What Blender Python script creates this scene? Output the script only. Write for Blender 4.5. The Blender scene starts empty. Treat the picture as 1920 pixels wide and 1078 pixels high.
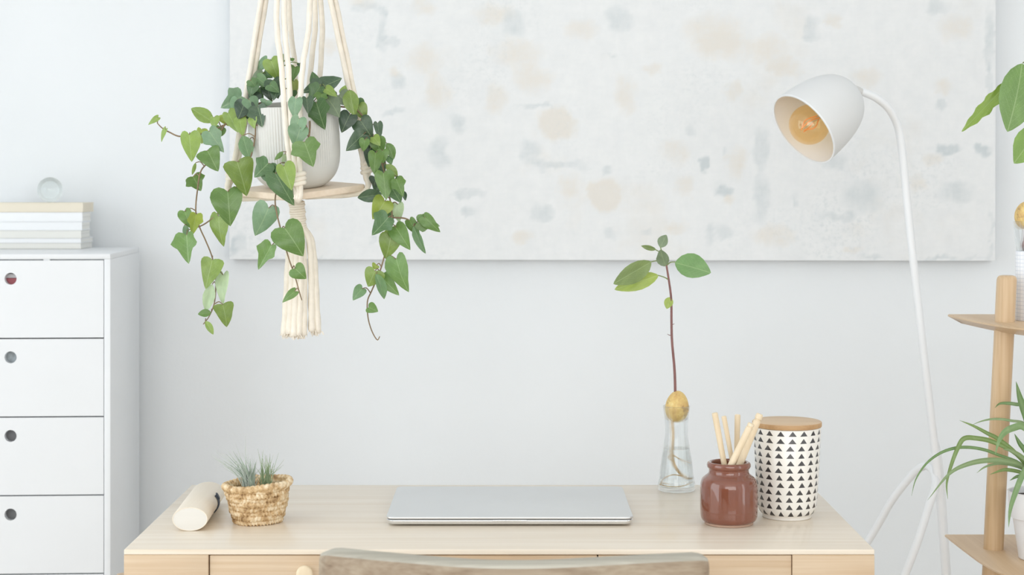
import bpy, bmesh, math, random
from mathutils import Vector, Matrix, noise as mnoise

random.seed(7)
S = bpy.context.scene
COL = S.collection
PI = math.pi

# ------------------------------------------------------------------ camera
F, CX, CY, H = 3211.0, 957.0, 338.0, 1.258      # focal length (px of a 1920 frame), vanishing point, eye height
DESK_Z = 0.75
cam = bpy.data.cameras.new('camera')
cam.sensor_fit = 'HORIZONTAL'; cam.sensor_width = 36.0
cam.lens = 36.0 * F / 1920.0
cam.shift_x = (960.0 - CX) / 1920.0
cam.shift_y = -(539.0 - CY) / 1920.0
cam.dof.use_dof = True; cam.dof.focus_distance = 2.58; cam.dof.aperture_fstop = 9.0
cam.clip_start = 0.05
camo = bpy.data.objects.new('camera', cam)
camo.location = (0, 0, H); camo.rotation_euler = (PI / 2, 0, 0)
COL.objects.link(camo); S.camera = camo

# ------------------------------------------------------------------ world, lights, exposure
S.view_settings.view_transform = 'Standard'; S.view_settings.look = 'None'
S.view_settings.gamma = 1.0; S.view_settings.use_curve_mapping = False
S.view_settings.exposure = -0.57
S.cycles.max_bounces = 14; S.cycles.diffuse_bounces = 6; S.cycles.glossy_bounces = 6
S.cycles.transmission_bounces = 12; S.cycles.transparent_max_bounces = 12
wd = bpy.data.worlds.new('daylight'); S.world = wd; wd.use_nodes = True
bg = wd.node_tree.nodes['Background']
bg.inputs[0].default_value = (0.86, 0.93, 1.0, 1); bg.inputs[1].default_value = 1.0

def area(name, loc, rot, sx, sy, power, col):
    l = bpy.data.lights.new(name, 'AREA'); l.shape = 'RECTANGLE'; l.size = sx; l.size_y = sy
    l.energy = power; l.color = col
    o = bpy.data.objects.new(name, l); o.location = loc; o.rotation_euler = rot; COL.objects.link(o)
    return o
# daylight entering by the tall window in the left wall and by the window in the wall behind the camera
area('window_daylight', (-2.36, 1.15, 1.30), (0, -PI / 2, 0), 2.3, 2.2, 55, (0.905, 0.965, 1.0))
area('rear_window_daylight', (0.3, -1.76, 1.62), (PI / 2, 0, 0), 3.4, 1.75, 86, (0.99, 0.972, 0.945))
area('side_window_daylight', (2.56, 0.9, 1.25), (0, PI / 2, 0), 2.2, 0.6, 13, (0.96, 0.975, 0.985))

# ------------------------------------------------------------------ helpers
def W(px, py, Y):
    return Vector(((px - CX) / F * Y, Y, H - (py - CY) / F * Y))
def sc(Y): return Y / F
def lin(c):
    f = lambda v: v / 12.92 if v <= 0.04045 else ((v + 0.055) / 1.055) ** 2.4
    return (f(c[0] / 255), f(c[1] / 255), f(c[2] / 255), 1.0)

def tag(o, label=None, cat=None, group=None, kind=None):
    if label: o['label'] = label
    if cat: o['category'] = cat
    if group: o['group'] = group
    if kind: o['kind'] = kind
    return o
def thing(name, loc, label, cat, group=None):
    o = bpy.data.objects.new(name, None); o.empty_display_size = 0.03
    o.location = loc; COL.objects.link(o)
    return tag(o, label, cat, group)
def wloc(o):
    p = Vector((0, 0, 0))
    while o is not None:
        p += o.location; o = o.parent
    return p
def obj(name, geo, mat, parent=None, smooth=True, angle=40, kind=None, label=None):
    """geo = (verts in world space, faces); linked as one mesh object under parent"""
    vs, fs = geo
    off = wloc(parent) if parent else Vector((0, 0, 0))
    me = bpy.data.meshes.new(name)
    me.from_pydata([tuple(Vector(v) - off) for v in vs], [], fs)
    bm = bmesh.new(); bm.from_mesh(me)
    bmesh.ops.recalc_face_normals(bm, faces=bm.faces[:])
    bm.to_mesh(me); bm.free()
    if smooth:
        me.shade_smooth()
        if angle: me.set_sharp_from_angle(angle=math.radians(angle))
    me.materials.append(mat)
    o = bpy.data.objects.new(name, me); COL.objects.link(o)
    if parent: o.parent = parent
    if kind: o['kind'] = kind
    if label: o['label'] = label
    return o
def join(*geos):
    vs, fs = [], []
    for g in geos:
        b = len(vs); vs += list(g[0]); fs += [[i + b for i in f] for f in g[1]]
    return vs, fs
def xf(geo, M): return [M @ Vector(v) for v in geo[0]], geo[1]
def bm_geo(bm):
    bm.verts.index_update()
    g = ([v.co.copy() for v in bm.verts], [[v.index for v in f.verts] for f in bm.faces]); bm.free(); return g
def box(x0, x1, y0, y1, z0, z1, bev=0.0, seg=2):
    bm = bmesh.new(); bmesh.ops.create_cube(bm, size=1)
    for v in bm.verts:
        v.co = Vector((x1 if v.co.x > 0 else x0, y1 if v.co.y > 0 else y0, z1 if v.co.z > 0 else z0))
    if bev: bmesh.ops.bevel(bm, geom=bm.edges[:], offset=bev, segments=seg, affect='EDGES', profile=0.5)
    return bm_geo(bm)
def lathe(prof, seg=48, c=(0, 0, 0), cap0=True, cap1=True, rfun=None):
    vs, fs = [], []
    for r, z in prof:
        for k in range(seg):
            a = 2 * PI * k / seg
            rr = rfun(r, z, a) if rfun else r
            vs.append(Vector((c[0] + rr * math.cos(a), c[1] + rr * math.sin(a), c[2] + z)))
    n = len(prof)
    for i in range(n - 1):
        for k in range(seg):
            k2 = (k + 1) % seg
            fs.append([i * seg + k, i * seg + k2, (i + 1) * seg + k2, (i + 1) * seg + k])
    if cap0: fs.append([k for k in range(seg)][::-1])
    if cap1: fs.append([(n - 1) * seg + k for k in range(seg)])
    return vs, fs
def smooth_prof(pts, n=4):
    return [(p.x, p.y) for p in spline([Vector((a, b, 0)) for a, b in pts], n)]
def spline(pts, n=6):
    P = [Vector(p) for p in pts]
    if len(P) < 3: 
        return [P[0].lerp(P[-1], i / n) for i in range(n + 1)]
    out = []
    for i in range(len(P) - 1):
        p0 = P[i - 1] if i else P[0] * 2 - P[1]
        p1, p2 = P[i], P[i + 1]
        p3 = P[i + 2] if i + 2 < len(P) else P[-1] * 2 - P[-2]
        for k in range(n):
            t = k / n
            out.append(0.5 * ((2 * p1) + (p2 - p0) * t + (2 * p0 - 5 * p1 + 4 * p2 - p3) * t * t + (3 * p1 - p0 - 3 * p2 + p3) * t ** 3))
    out.append(P[-1].copy()); return out
def tube(pts, r, seg=8, n=6, twist=None, rad=None, caps=True, closed=False):
    """smooth tube through pts; r a number or [r0..] along the length; rad(i_frac, phi) multiplies the radius"""
    P = spline(pts, n) if n else [Vector(p) for p in pts]
    m = len(P)
    rr = (lambda t: r) if not isinstance(r, (list, tuple)) else (lambda t: r[min(int(t * (len(r) - 1)), len(r) - 2)] * (1 - (t * (len(r) - 1) - min(int(t * (len(r) - 1)), len(r) - 2))) + r[min(int(t * (len(r) - 1)), len(r) - 2) + 1] * (t * (len(r) - 1) - min(int(t * (len(r) - 1)), len(r) - 2)))
    vs, fs = [], []
    T = (P[1] - P[0]).normalized()
    N = T.orthogonal().normalized()
    for i in range(m):
        if closed: t2 = (P[(i + 1) % m] - P[i - 1])
        else: t2 = P[min(i + 1, m - 1)] - P[max(i - 1, 0)]
        t2 = t2.normalized() if t2.length > 1e-9 else T
        q = T.rotation_difference(t2); N = (q @ N).normalized(); T = t2
        B = T.cross(N)
        fr = i / (m - 1)
        for k in range(seg):
            ph = 2 * PI * k / seg
            R = rr(fr) * (rad(fr, ph) if rad else 1)
            vs.append(P[i] + (N * math.cos(ph) + B * math.sin(ph)) * R)
    for i in range(m if closed else m - 1):
        i2 = (i + 1) % m
        for k in range(seg):
            k2 = (k + 1) % seg
            fs.append([i * seg + k, i * seg + k2, i2 * seg + k2, i2 * seg + k])
    if caps and not closed:
        fs.append(list(range(seg))[::-1]); fs.append([(m - 1) * seg + k for k in range(seg)])
    return vs, fs
def prism(outline, z0, z1, bev=0.0, inset_bottom=1.0, bseg=3):
    """extrude a plan outline [(x,y)] with rounded edges"""
    bm = bmesh.new()
    vs = [bm.verts.new((x, y, z0)) for x, y in outline]
    f = bm.faces.new(vs)
    r = bmesh.ops.extrude_face_region(bm, geom=[f])
    top = [e for e in r['geom'] if isinstance(e, bmesh.types.BMVert)]
    for v in top: v.co.z = z1
    if inset_bottom != 1.0:
        cx = sum(x for x, y in outline) / len(outline); cy = sum(y for x, y in outline) / len(outline)
        for v in vs: v.co.x = cx + (v.co.x - cx) * inset_bottom; v.co.y = cy + (v.co.y - cy) * inset_bottom
    if bev:
        bm.normal_update()
        ed = [e for e in bm.edges if abs(e.verts[0].co.z - e.verts[1].co.z) < 1e-6]
        bmesh.ops.bevel(bm, geom=ed, offset=bev, segments=bseg, affect='EDGES', profile=0.5)
    return bm_geo(bm)
def rrect(x0, x1, y0, y1, r, n=6):
    out = []
    for cx, cy, a0 in ((x1 - r, y1 - r, 0), (x0 + r, y1 - r, 90), (x0 + r, y0 + r, 180), (x1 - r, y0 + r, 270)):
        for k in range(n + 1):
            a = math.radians(a0 + 90 * k / n); out.append((cx + r * math.cos(a), cy + r * math.sin(a)))
    return out

# ------------------------------------------------------------------ materials
class NT:
    def __init__(self, name):
        self.m = bpy.data.materials.new(name); self.m.use_nodes = True
        self.t = self.m.node_tree; self.n = self.t.nodes; self.l = self.t.links
        self.b = self.n['Principled BSDF']; self.out = self.n['Material Output']
    def node(self, typ, **kw):
        x = self.n.new(typ)
        for k, v in kw.items(): setattr(x, k, v)
        return x
    def put(self, sock, v):
        if isinstance(v, bpy.types.NodeSocket): self.l.new(v, sock)
        elif v is not None: sock.default_value = v
    def math(self, op, a, b=None, c=None, clamp=False):
        x = self.node('ShaderNodeMath', operation=op, use_clamp=clamp)
        for i, v in enumerate((a, b, c)): self.put(x.inputs[i], v) if v is not None else None
        return x.outputs[0]
    def mix(self, fac, a, b, mode='MIX'):
        x = self.node('ShaderNodeMix', data_type='RGBA', blend_type=mode)
        self.put(x.inputs[0], fac); self.put(x.inputs[6], a); self.put(x.inputs[7], b)
        return x.outputs[2]
    def coord(self, which='Object', scale=(1, 1, 1), rot=(0, 0, 0), loc=(0, 0, 0)):
        tc = self.node('ShaderNodeTexCoord'); mp = self.node('ShaderNodeMapping')
        self.l.new(tc.outputs[which], mp.inputs[0])
        mp.inputs['Scale'].default_value = scale; mp.inputs['Rotation'].default_value = rot; mp.inputs['Location'].default_value = loc
        return mp.outputs[0]
    def noise(self, vec, scale=5, detail=3, rough=0.5):
        x = self.node('ShaderNodeTexNoise'); self.l.new(vec, x.inputs['Vector'])
        x.inputs['Scale'].default_value = scale; x.inputs['Detail'].default_value = detail; x.inputs['Roughness'].default_value = rough
        return x.outputs[0]
    def ramp(self, fac, stops):
        x = self.node('ShaderNodeValToRGB'); self.l.new(fac, x.inputs[0]); e = x.color_ramp.elements
        while len(e) < len(stops): e.new(0.5)
        for i, (p, c) in enumerate(stops): e[i].position = p; e[i].color = c
        return x.outputs[0]
    def smooth(self, v, a, b):
        x = self.node('ShaderNodeMapRange', interpolation_type='SMOOTHSTEP'); self.l.new(v, x.inputs[0])
        x.inputs[1].default_value = a; x.inputs[2].default_value = b
        return x.outputs[0]
    def bump(self, h, strength=0.3, dist=0.002):
        x = self.node('ShaderNodeBump'); x.inputs['Strength'].default_value = strength; x.inputs['Distance'].default_value = dist
        self.l.new(h, x.inputs['Height']); self.l.new(x.outputs[0], self.b.inputs['Normal']); return x
    def base(self, c): self.put(self.b.inputs['Base Color'], c)
    def set(self, **kw):
        for k, v in kw.items(): self.put(self.b.inputs[k.replace('_', ' ')], v)
        return self

def plain(name, c, rough=0.5, metal=0.0, coat=0.0, spec=0.5, nz=0.03, nscale=8, bump=0.0, bscale=200, **kw):
    m = NT(name); v = m.coord()
    n = m.noise(v, nscale, 3)
    c = lin(c); d = tuple(max(0, x * (1 - 2 * nz)) for x in c[:3]) + (1,); u = tuple(min(1, x * (1 + nz)) for x in c[:3]) + (1,)
    m.base(m.ramp(n, [(0.3, d), (0.7, u)]))
    m.set(Roughness=rough, Metallic=metal, Coat_Weight=coat, Specular_IOR_Level=spec, **kw)
    if bump: m.bump(m.noise(v, bscale, 2), bump, 0.001)
    return m.m
def wood(name, c1, c2, axis='x', scale=1.0, rough=0.45, c3=None, coat=0.0, bump=0.08, knots=0.0):
    m = NT(name)
    st = {'x': (1.2, 30, 30), 'y': (30, 1.2, 30), 'z': (30, 30, 1.2)}[axis]
    v = m.coord(scale=tuple(s * scale for s in st))
    n1 = m.noise(v, 1.6, 4, 0.6)
    v2 = m.coord(scale=tuple(s * scale * (0.5 if s < 5 else 4.2) for s in st))
    n2 = m.noise(v2, 2.0, 2, 0.5)
    v3 = m.coord(scale=tuple(s * scale * (0.6 if s < 5 else 0.22) for s in st))
    n3 = m.noise(v3, 1.5, 2, 0.5)
    mx = m.math('ADD', m.math('MULTIPLY', n1, 0.5), m.math('ADD', m.math('MULTIPLY', n2, 0.25), m.math('MULTIPLY', n3, 0.35)))
    stops = [(0.40, lin(c1)), (0.70, lin(c2))]
    if c3: stops = [(0.38, lin(c3)), (0.48, lin(c1)), (0.68, lin(c2))]
    col = m.ramp(mx, stops)
    m.base(col); m.set(Roughness=rough, Coat_Weight=coat, Specular_IOR_Level=0.4)
    m.bump(n2, bump, 0.0006)
    return m.m

M = {}
def wall_mat():
    m = NT('wall_paint'); v = m.coord()
    n = m.noise(v, 2.5, 4)
    m.base(m.ramp(n, [(0.3, lin((233, 237, 240))), (0.7, lin((237, 241, 244)))]))
    h = m.noise(m.coord(scale=(1, 1, 0.8)), 90, 4, 0.6)
    m.bump(h, 0.14, 0.003); m.set(Roughness=0.85, Specular_IOR_Level=0.2)
    return m.m
M['wall'] = wall_mat()
M['ceiling'] = plain('ceiling_paint', (244, 245, 246), 0.9)
M['white_trim'] = plain('white_trim_paint', (240, 241, 242), 0.5)
M['floor'] = wood('pale_floor_boards', (206, 194, 180), (226, 216, 204), 'y', 0.5, 0.5)
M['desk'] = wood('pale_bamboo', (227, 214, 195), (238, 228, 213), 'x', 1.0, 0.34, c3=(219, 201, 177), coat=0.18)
M['desk_front'] = wood('shaded_bamboo_front', (200, 174, 143), (217, 198, 172), 'x', 1.3, 0.48, c3=(176, 145, 110))  # same bamboo made darker, the front's weaker light put into the colour
M['desk_leg'] = wood('bamboo_leg', (216, 186, 148), (232, 208, 174), 'z', 1.0, 0.5)
M['rack'] = wood('bamboo_shelf', (200, 171, 136), (218, 192, 160), 'y', 1.0, 0.42, coat=0.1)
M['rack_post'] = wood('bamboo_post', (200, 170, 132), (220, 194, 160), 'z', 1.0, 0.42, c3=(184, 150, 110), coat=0.1)
M['lid'] = wood('bamboo_lid', (204, 174, 140), (222, 197, 166), 'x', 1.6, 0.5)
M['lid_edge'] = wood('bamboo_lid_edge', (176, 138, 96), (200, 164, 122), 'x', 1.6, 0.5)
M['stick'] = wood('pale_stick', (224, 204, 172), (238, 222, 194), 'z', 1.0, 0.55)
M['birch'] = wood('birch_veneer', (232, 221, 203), (239, 230, 215), 'y', 0.8, 0.5, bump=0.02)
M['birch_end'] = wood('birch_end', (221, 218, 210), (227, 224, 217), 'x', 0.6, 0.6, bump=0.02)
M['board'] = wood('hanger_board', (224, 204, 180), (238, 222, 202), 'x', 1.0, 0.55)
M['chair'] = wood('weathered_wood', (140, 122, 102), (172, 158, 138), 'x', 1.1, 0.6, c3=(94, 78, 64), bump=0.2)
M['chair_edge'] = wood('greyed_wood_edge', (168, 163, 150), (198, 194, 181), 'x', 0.8, 0.65, c3=(128, 122, 108), bump=0.3)
M['cabinet'] = plain('white_lacquer', (230, 233, 236), 0.35, nz=0.005)
M['cabinet_in'] = plain('drawer_inside', (236, 238, 240), 0.8, nz=0.01)
M['lamp'] = plain('white_powder_coat', (240, 243, 246), 0.42, nz=0.005)
M['lamp_shade'] = plain('matt_white_shade', (226, 228, 229), 0.5, nz=0.005)
M['lamp_in'] = plain('cream_lamp_lining', (248, 245, 240), 0.5, nz=0.005)
M['lamp_joint'] = plain('satin_grey_joint', (214, 214, 212), 0.4)
M['alu'] = plain('silver_aluminium', (224, 226, 227), 0.38, metal=0.85, nz=0.01, bump=0.02, bscale=900)
M['alu_edge'] = plain('bright_aluminium', (228, 230, 232), 0.25, metal=0.85, nz=0.01)
M['rubber'] = plain('dark_rubber', (58, 58, 58), 0.7)
M['leather'] = plain('dark_leather', (58, 66, 78), 0.5, bump=0.2, bscale=600)
M['jar'] = plain('brown_glaze', (128, 76, 58), 0.07, coat=0.7, spec=0.5, nz=0.05, nscale=22)
M['jar_foot'] = plain('bare_stoneware', (190, 160, 140), 0.7)
M['ceramic'] = plain('white_fluted_ceramic', (212, 212, 207), 0.5, nz=0.02)
M['pot_white'] = plain('white_plastic_pot', (238, 240, 244), 0.35, nz=0.01)
M['soil'] = plain('potting_soil', (84, 80, 78), 0.95, nz=0.2, nscale=120, bump=0.8, bscale=300)
M['cord'] = plain('cotton_cord', (240, 232, 218), 0.9, nz=0.04, nscale=60, bump=0.5, bscale=900)
M['straw'] = None
def straw():
    m = NT('seagrass'); v = m.coord(scale=(1, 1, 1))
    n = m.noise(v, 90, 4, 0.65); n2 = m.noise(v, 18, 2)
    mm = m.math('ADD', m.math('MULTIPLY', n, 0.82), m.math('MULTIPLY', n2, 0.18))
    m.base(m.ramp(mm, [(0.34, lin((146, 112, 72))), (0.48, lin((208, 176, 130))), (0.62, lin((242, 224, 192)))]))
    m.set(Roughness=0.6); m.bump(n, 0.4, 0.001); return m.m
M['straw'] = straw()
M['straw_dark'] = plain('basket_lining', (140, 112, 78), 0.9, nz=0.1)
M['silver_leaf'] = plain('silvery_air_plant', (160, 176, 160), 0.6, nz=0.15, nscale=60)
M['green_leaf'] = plain('pale_green_air_plant', (156, 176, 138), 0.6, nz=0.15, nscale=60)
M['wisp'] = plain('grey_wisps', (184, 194, 184), 0.8, nz=0.05)
M['vine'] = plain('ivy_stem', (138, 118, 92), 0.7, nz=0.12, nscale=40)
M['petiole'] = plain('green_stem', (132, 148, 92), 0.6, nz=0.1, nscale=40)
M['avo_stem'] = plain('reddish_stem', (134, 92, 88), 0.55, nz=0.12, nscale=60)
M['root'] = plain('avocado_root', (214, 184, 138), 0.6, nz=0.1, nscale=60)
def glass(name, c=(255, 255, 255), ior=1.45, rough=0.0, clear=0.0):
    m = NT(name); m.base(lin(c)); m.set(Roughness=rough, IOR=ior, Transmission_Weight=1.0)
    if clear:       # thin-walled glass: most light passes straight through, the rest refracts and reflects
        t = m.node('ShaderNodeBsdfTransparent'); t.inputs[0].default_value = lin(c)
        ms = m.node('ShaderNodeMixShader'); ms.inputs[0].default_value = clear
        m.l.new(m.b.outputs[0], ms.inputs[1]); m.l.new(t.outputs[0], ms.inputs[2]); m.l.new(ms.outputs[0], m.out.inputs[0])
    return m.m
M['glass'] = glass('clear_glass', (254, 255, 255), 1.42, 0.0, 0.58)
M['ball_glass'] = glass('ball_glass', (250, 253, 252), 1.4, 0.0, 0.45)
M['water'] = glass('water', (253, 255, 255), 1.33, 0.0, 0.35)
def amber():
    m = NT('amber_glass')
    t = m.node('ShaderNodeBsdfTransparent'); t.inputs[0].default_value = lin((255, 240, 208))
    g = m.node('ShaderNodeBsdfGlossy'); g.inputs[0].default_value = (1, .97, .9, 1); g.inputs['Roughness'].default_value = .03
    lw = m.node('ShaderNodeLayerWeight'); lw.inputs[0].default_value = .5
    fac = m.math('ADD', .07, m.math('MULTIPLY', m.math('POWER', lw.outputs['Facing'], 4.0), .45))
    ms = m.node('ShaderNodeMixShader'); m.l.new(fac, ms.inputs[0])
    m.l.new(t.outputs[0], ms.inputs[1]); m.l.new(g.outputs[0], ms.inputs[2]); m.l.new(ms.outputs[0], m.out.inputs[0])
    return m.m
M['amber'] = amber()
m_ = NT('glowing_filament'); m_.base(lin((240, 170, 110))); m_.set(Emission_Color=lin((255, 150, 70)), Emission_Strength=0.3); M['filament'] = m_.m
M['brass'] = plain('brass_cap', (200, 160, 90), 0.3, metal=1.0)
M['paper_white'] = plain('white_paper', (242, 244, 246), 0.8, nz=0.01)
def pages():
    m = NT('page_edges'); v = m.coord(scale=(2, 2, 700))
    m.base(m.ramp(m.noise(v, 1.0, 2), [(0.35, lin((222, 222, 218))), (0.65, lin((240, 240, 236)))])); m.set(Roughness=0.9); return m.m
M['pages'] = pages()
M['cream_cover'] = plain('cream_book_cloth', (232, 224, 206), 0.7, nz=0.02)
M['grey_cover'] = plain('pale_grey_cover', (220, 224, 228), 0.7, nz=0.02)
M['ivory_cover'] = plain('ivory_cover', (234, 234, 229), 0.7, nz=0.02)
M['red_print'] = plain('red_print', (206, 122, 130), 0.7)
M['grey_cloth'] = plain('pale_grey_cloth', (176, 184, 188), 0.9, nz=0.15, nscale=120)

def leaf_mat(name, rough=0.38, vein=0.5, side=9.0):
    """leaf colour comes from the object's own colour; veins and mottling from the leaf's local coordinates"""
    m = NT(name)
    oi = m.node('ShaderNodeObjectInfo'); tc = m.node('ShaderNodeTexCoord')
    at = m.node('ShaderNodeAttribute', attribute_name='leafuv')
    sx = m.node('ShaderNodeSeparateXYZ'); m.l.new(at.outputs['Vector'], sx.inputs[0])
    ax = m.math('ABSOLUTE', sx.outputs[0]); y = sx.outputs[1]
    mid = m.math('SUBTRACT', 1.0, m.smooth(ax, 0.003, 0.022))
    ph = m.math('ADD', y, m.math('MULTIPLY', ax, -0.9))
    sv = m.math('ABSOLUTE', m.math('SINE', m.math('MULTIPLY', ph, side * PI / 2)))
    sv = m.math('MULTIPLY', m.math('SUBTRACT', 1.0, m.smooth(sv, 0.0, 0.16)), m.math('SUBTRACT', 1.0, m.smooth(ax, 0.1, 0.42)))
    v = m.math('MAXIMUM', mid, m.math('MULTIPLY', sv, 0.6))
    v = m.math('MULTIPLY', v, vein)
    nz = m.noise(tc.outputs['Object'], 60, 3)
    nb = m.noise(at.outputs['Vector'], 3.0, 2)
    c = m.mix(m.smooth(nb, 0.35, 0.7), m.mix(0.16, oi.outputs['Color'], (0.02, 0.06, 0.02, 1)), oi.outputs['Color'])
    c = m.mix(m.math('MULTIPLY', m.smooth(nz, 0.5, 0.8), 0.14), c, (0.75, 0.85, 0.6, 1))
    c = m.mix(v, c, (0.52, 0.66, 0.36, 1))
    m.base(c); m.set(Roughness=rough, Specular_IOR_Level=0.55)
    h = m.math('SUBTRACT', m.math('MULTIPLY', nz, 0.4), v); m.bump(h, 0.25, 0.001)
    tr = m.node('ShaderNodeBsdfTranslucent'); m.l.new(c, tr.inputs[0])
    ms = m.node('ShaderNodeMixShader'); ms.inputs[0].default_value = 0.22
    m.l.new(m.b.outputs[0], ms.inputs[1]); m.l.new(tr.outputs[0], ms.inputs[2]); m.l.new(ms.outputs[0], m.out.inputs[0])
    return m.m
M['leaf'] = leaf_mat('ivy_leaf', 0.29, 0.32, 9)
M['avo_leaf'] = leaf_mat('avocado_leaf', 0.4, 0.35, 18)
M['blade'] = leaf_mat('spider_plant_blade', 0.45, 0.30, 0.01)

# ================================================================== SETTING
WALL_Y = 3.80
XL, XR, YF, ZC = -2.4, 2.6, -1.8, 2.65
def structure(name, geo, mat, parent=None, smooth=False, **k):
    return obj(name, geo, mat, parent, smooth=smooth, kind='structure', **k)
structure('wall_back', box(XL - .1, XR + .1, WALL_Y, WALL_Y + .1, 0, ZC), M['wall'])
structure('floor', box(XL - .1, XR + .1, YF - .1, WALL_Y + .1, -.1, 0), M['floor'])
structure('ceiling', box(XL - .1, XR + .1, YF - .1, WALL_Y + .1, ZC, ZC + .1), M['ceiling'])
def holed_wall(name, fixed, axis, a0, a1, h0, h1, z0, z1):
    mk = (lambda p, q, r, s: box(fixed[0], fixed[1], p, q, r, s)) if axis == 'y' else (lambda p, q, r, s: box(p, q, fixed[0], fixed[1], r, s))
    structure(name, join(mk(a0, h0, 0, ZC), mk(h1, a1, 0, ZC), mk(h0, h1, 0, z0), mk(h0, h1, z1, ZC)), M['wall'])
holed_wall('wall_left', (XL - .1, XL), 'y', YF - .1, WALL_Y, 0.0, 2.3, 0.1, 2.5)
holed_wall('wall_right', (XR, XR + .1), 'y', YF - .1, WALL_Y, 0.5, 1.3, 0.1, 2.45)
holed_wall('wall_front', (YF - .1, YF), 'x', XL - .1, XR + .1, -1.45, 2.05, 0.7, 2.5)
def window_frame(name, axis, fixed, h0, h1, z0, z1):
    w = 0.05
    mk = (lambda p, q, r, s: box(fixed - .03, fixed + .03, p, q, r, s, .004)) if axis == 'y' else (lambda p, q, r, s: box(p, q, fixed - .03, fixed + .03, r, s, .004))
    root = structure(name, join(mk(h0, h0 + w, z0, z1), mk(h1 - w, h1, z0, z1), mk(h0 + w, h1 - w, z0, z0 + w), mk(h0 + w, h1 - w, z1 - w, z1),
                    mk((h0 + h1) / 2 - w / 2, (h0 + h1) / 2 + w / 2, z0 + w, z1 - w)), M['white_trim'])
window_frame('window_1', 'y', XL - .055, 0.0, 2.3, 0.1, 2.5)
window_frame('window_3', 'y', XR + .055, 0.5, 1.3, 0.1, 2.45)
window_frame('window_2', 'x', YF - .055, -1.45, 2.05, 0.7, 2.5)
structure('baseboard_back', box(XL, XR, WALL_Y - .015, WALL_Y, 0, .08, .003), M['white_trim'])

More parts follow.
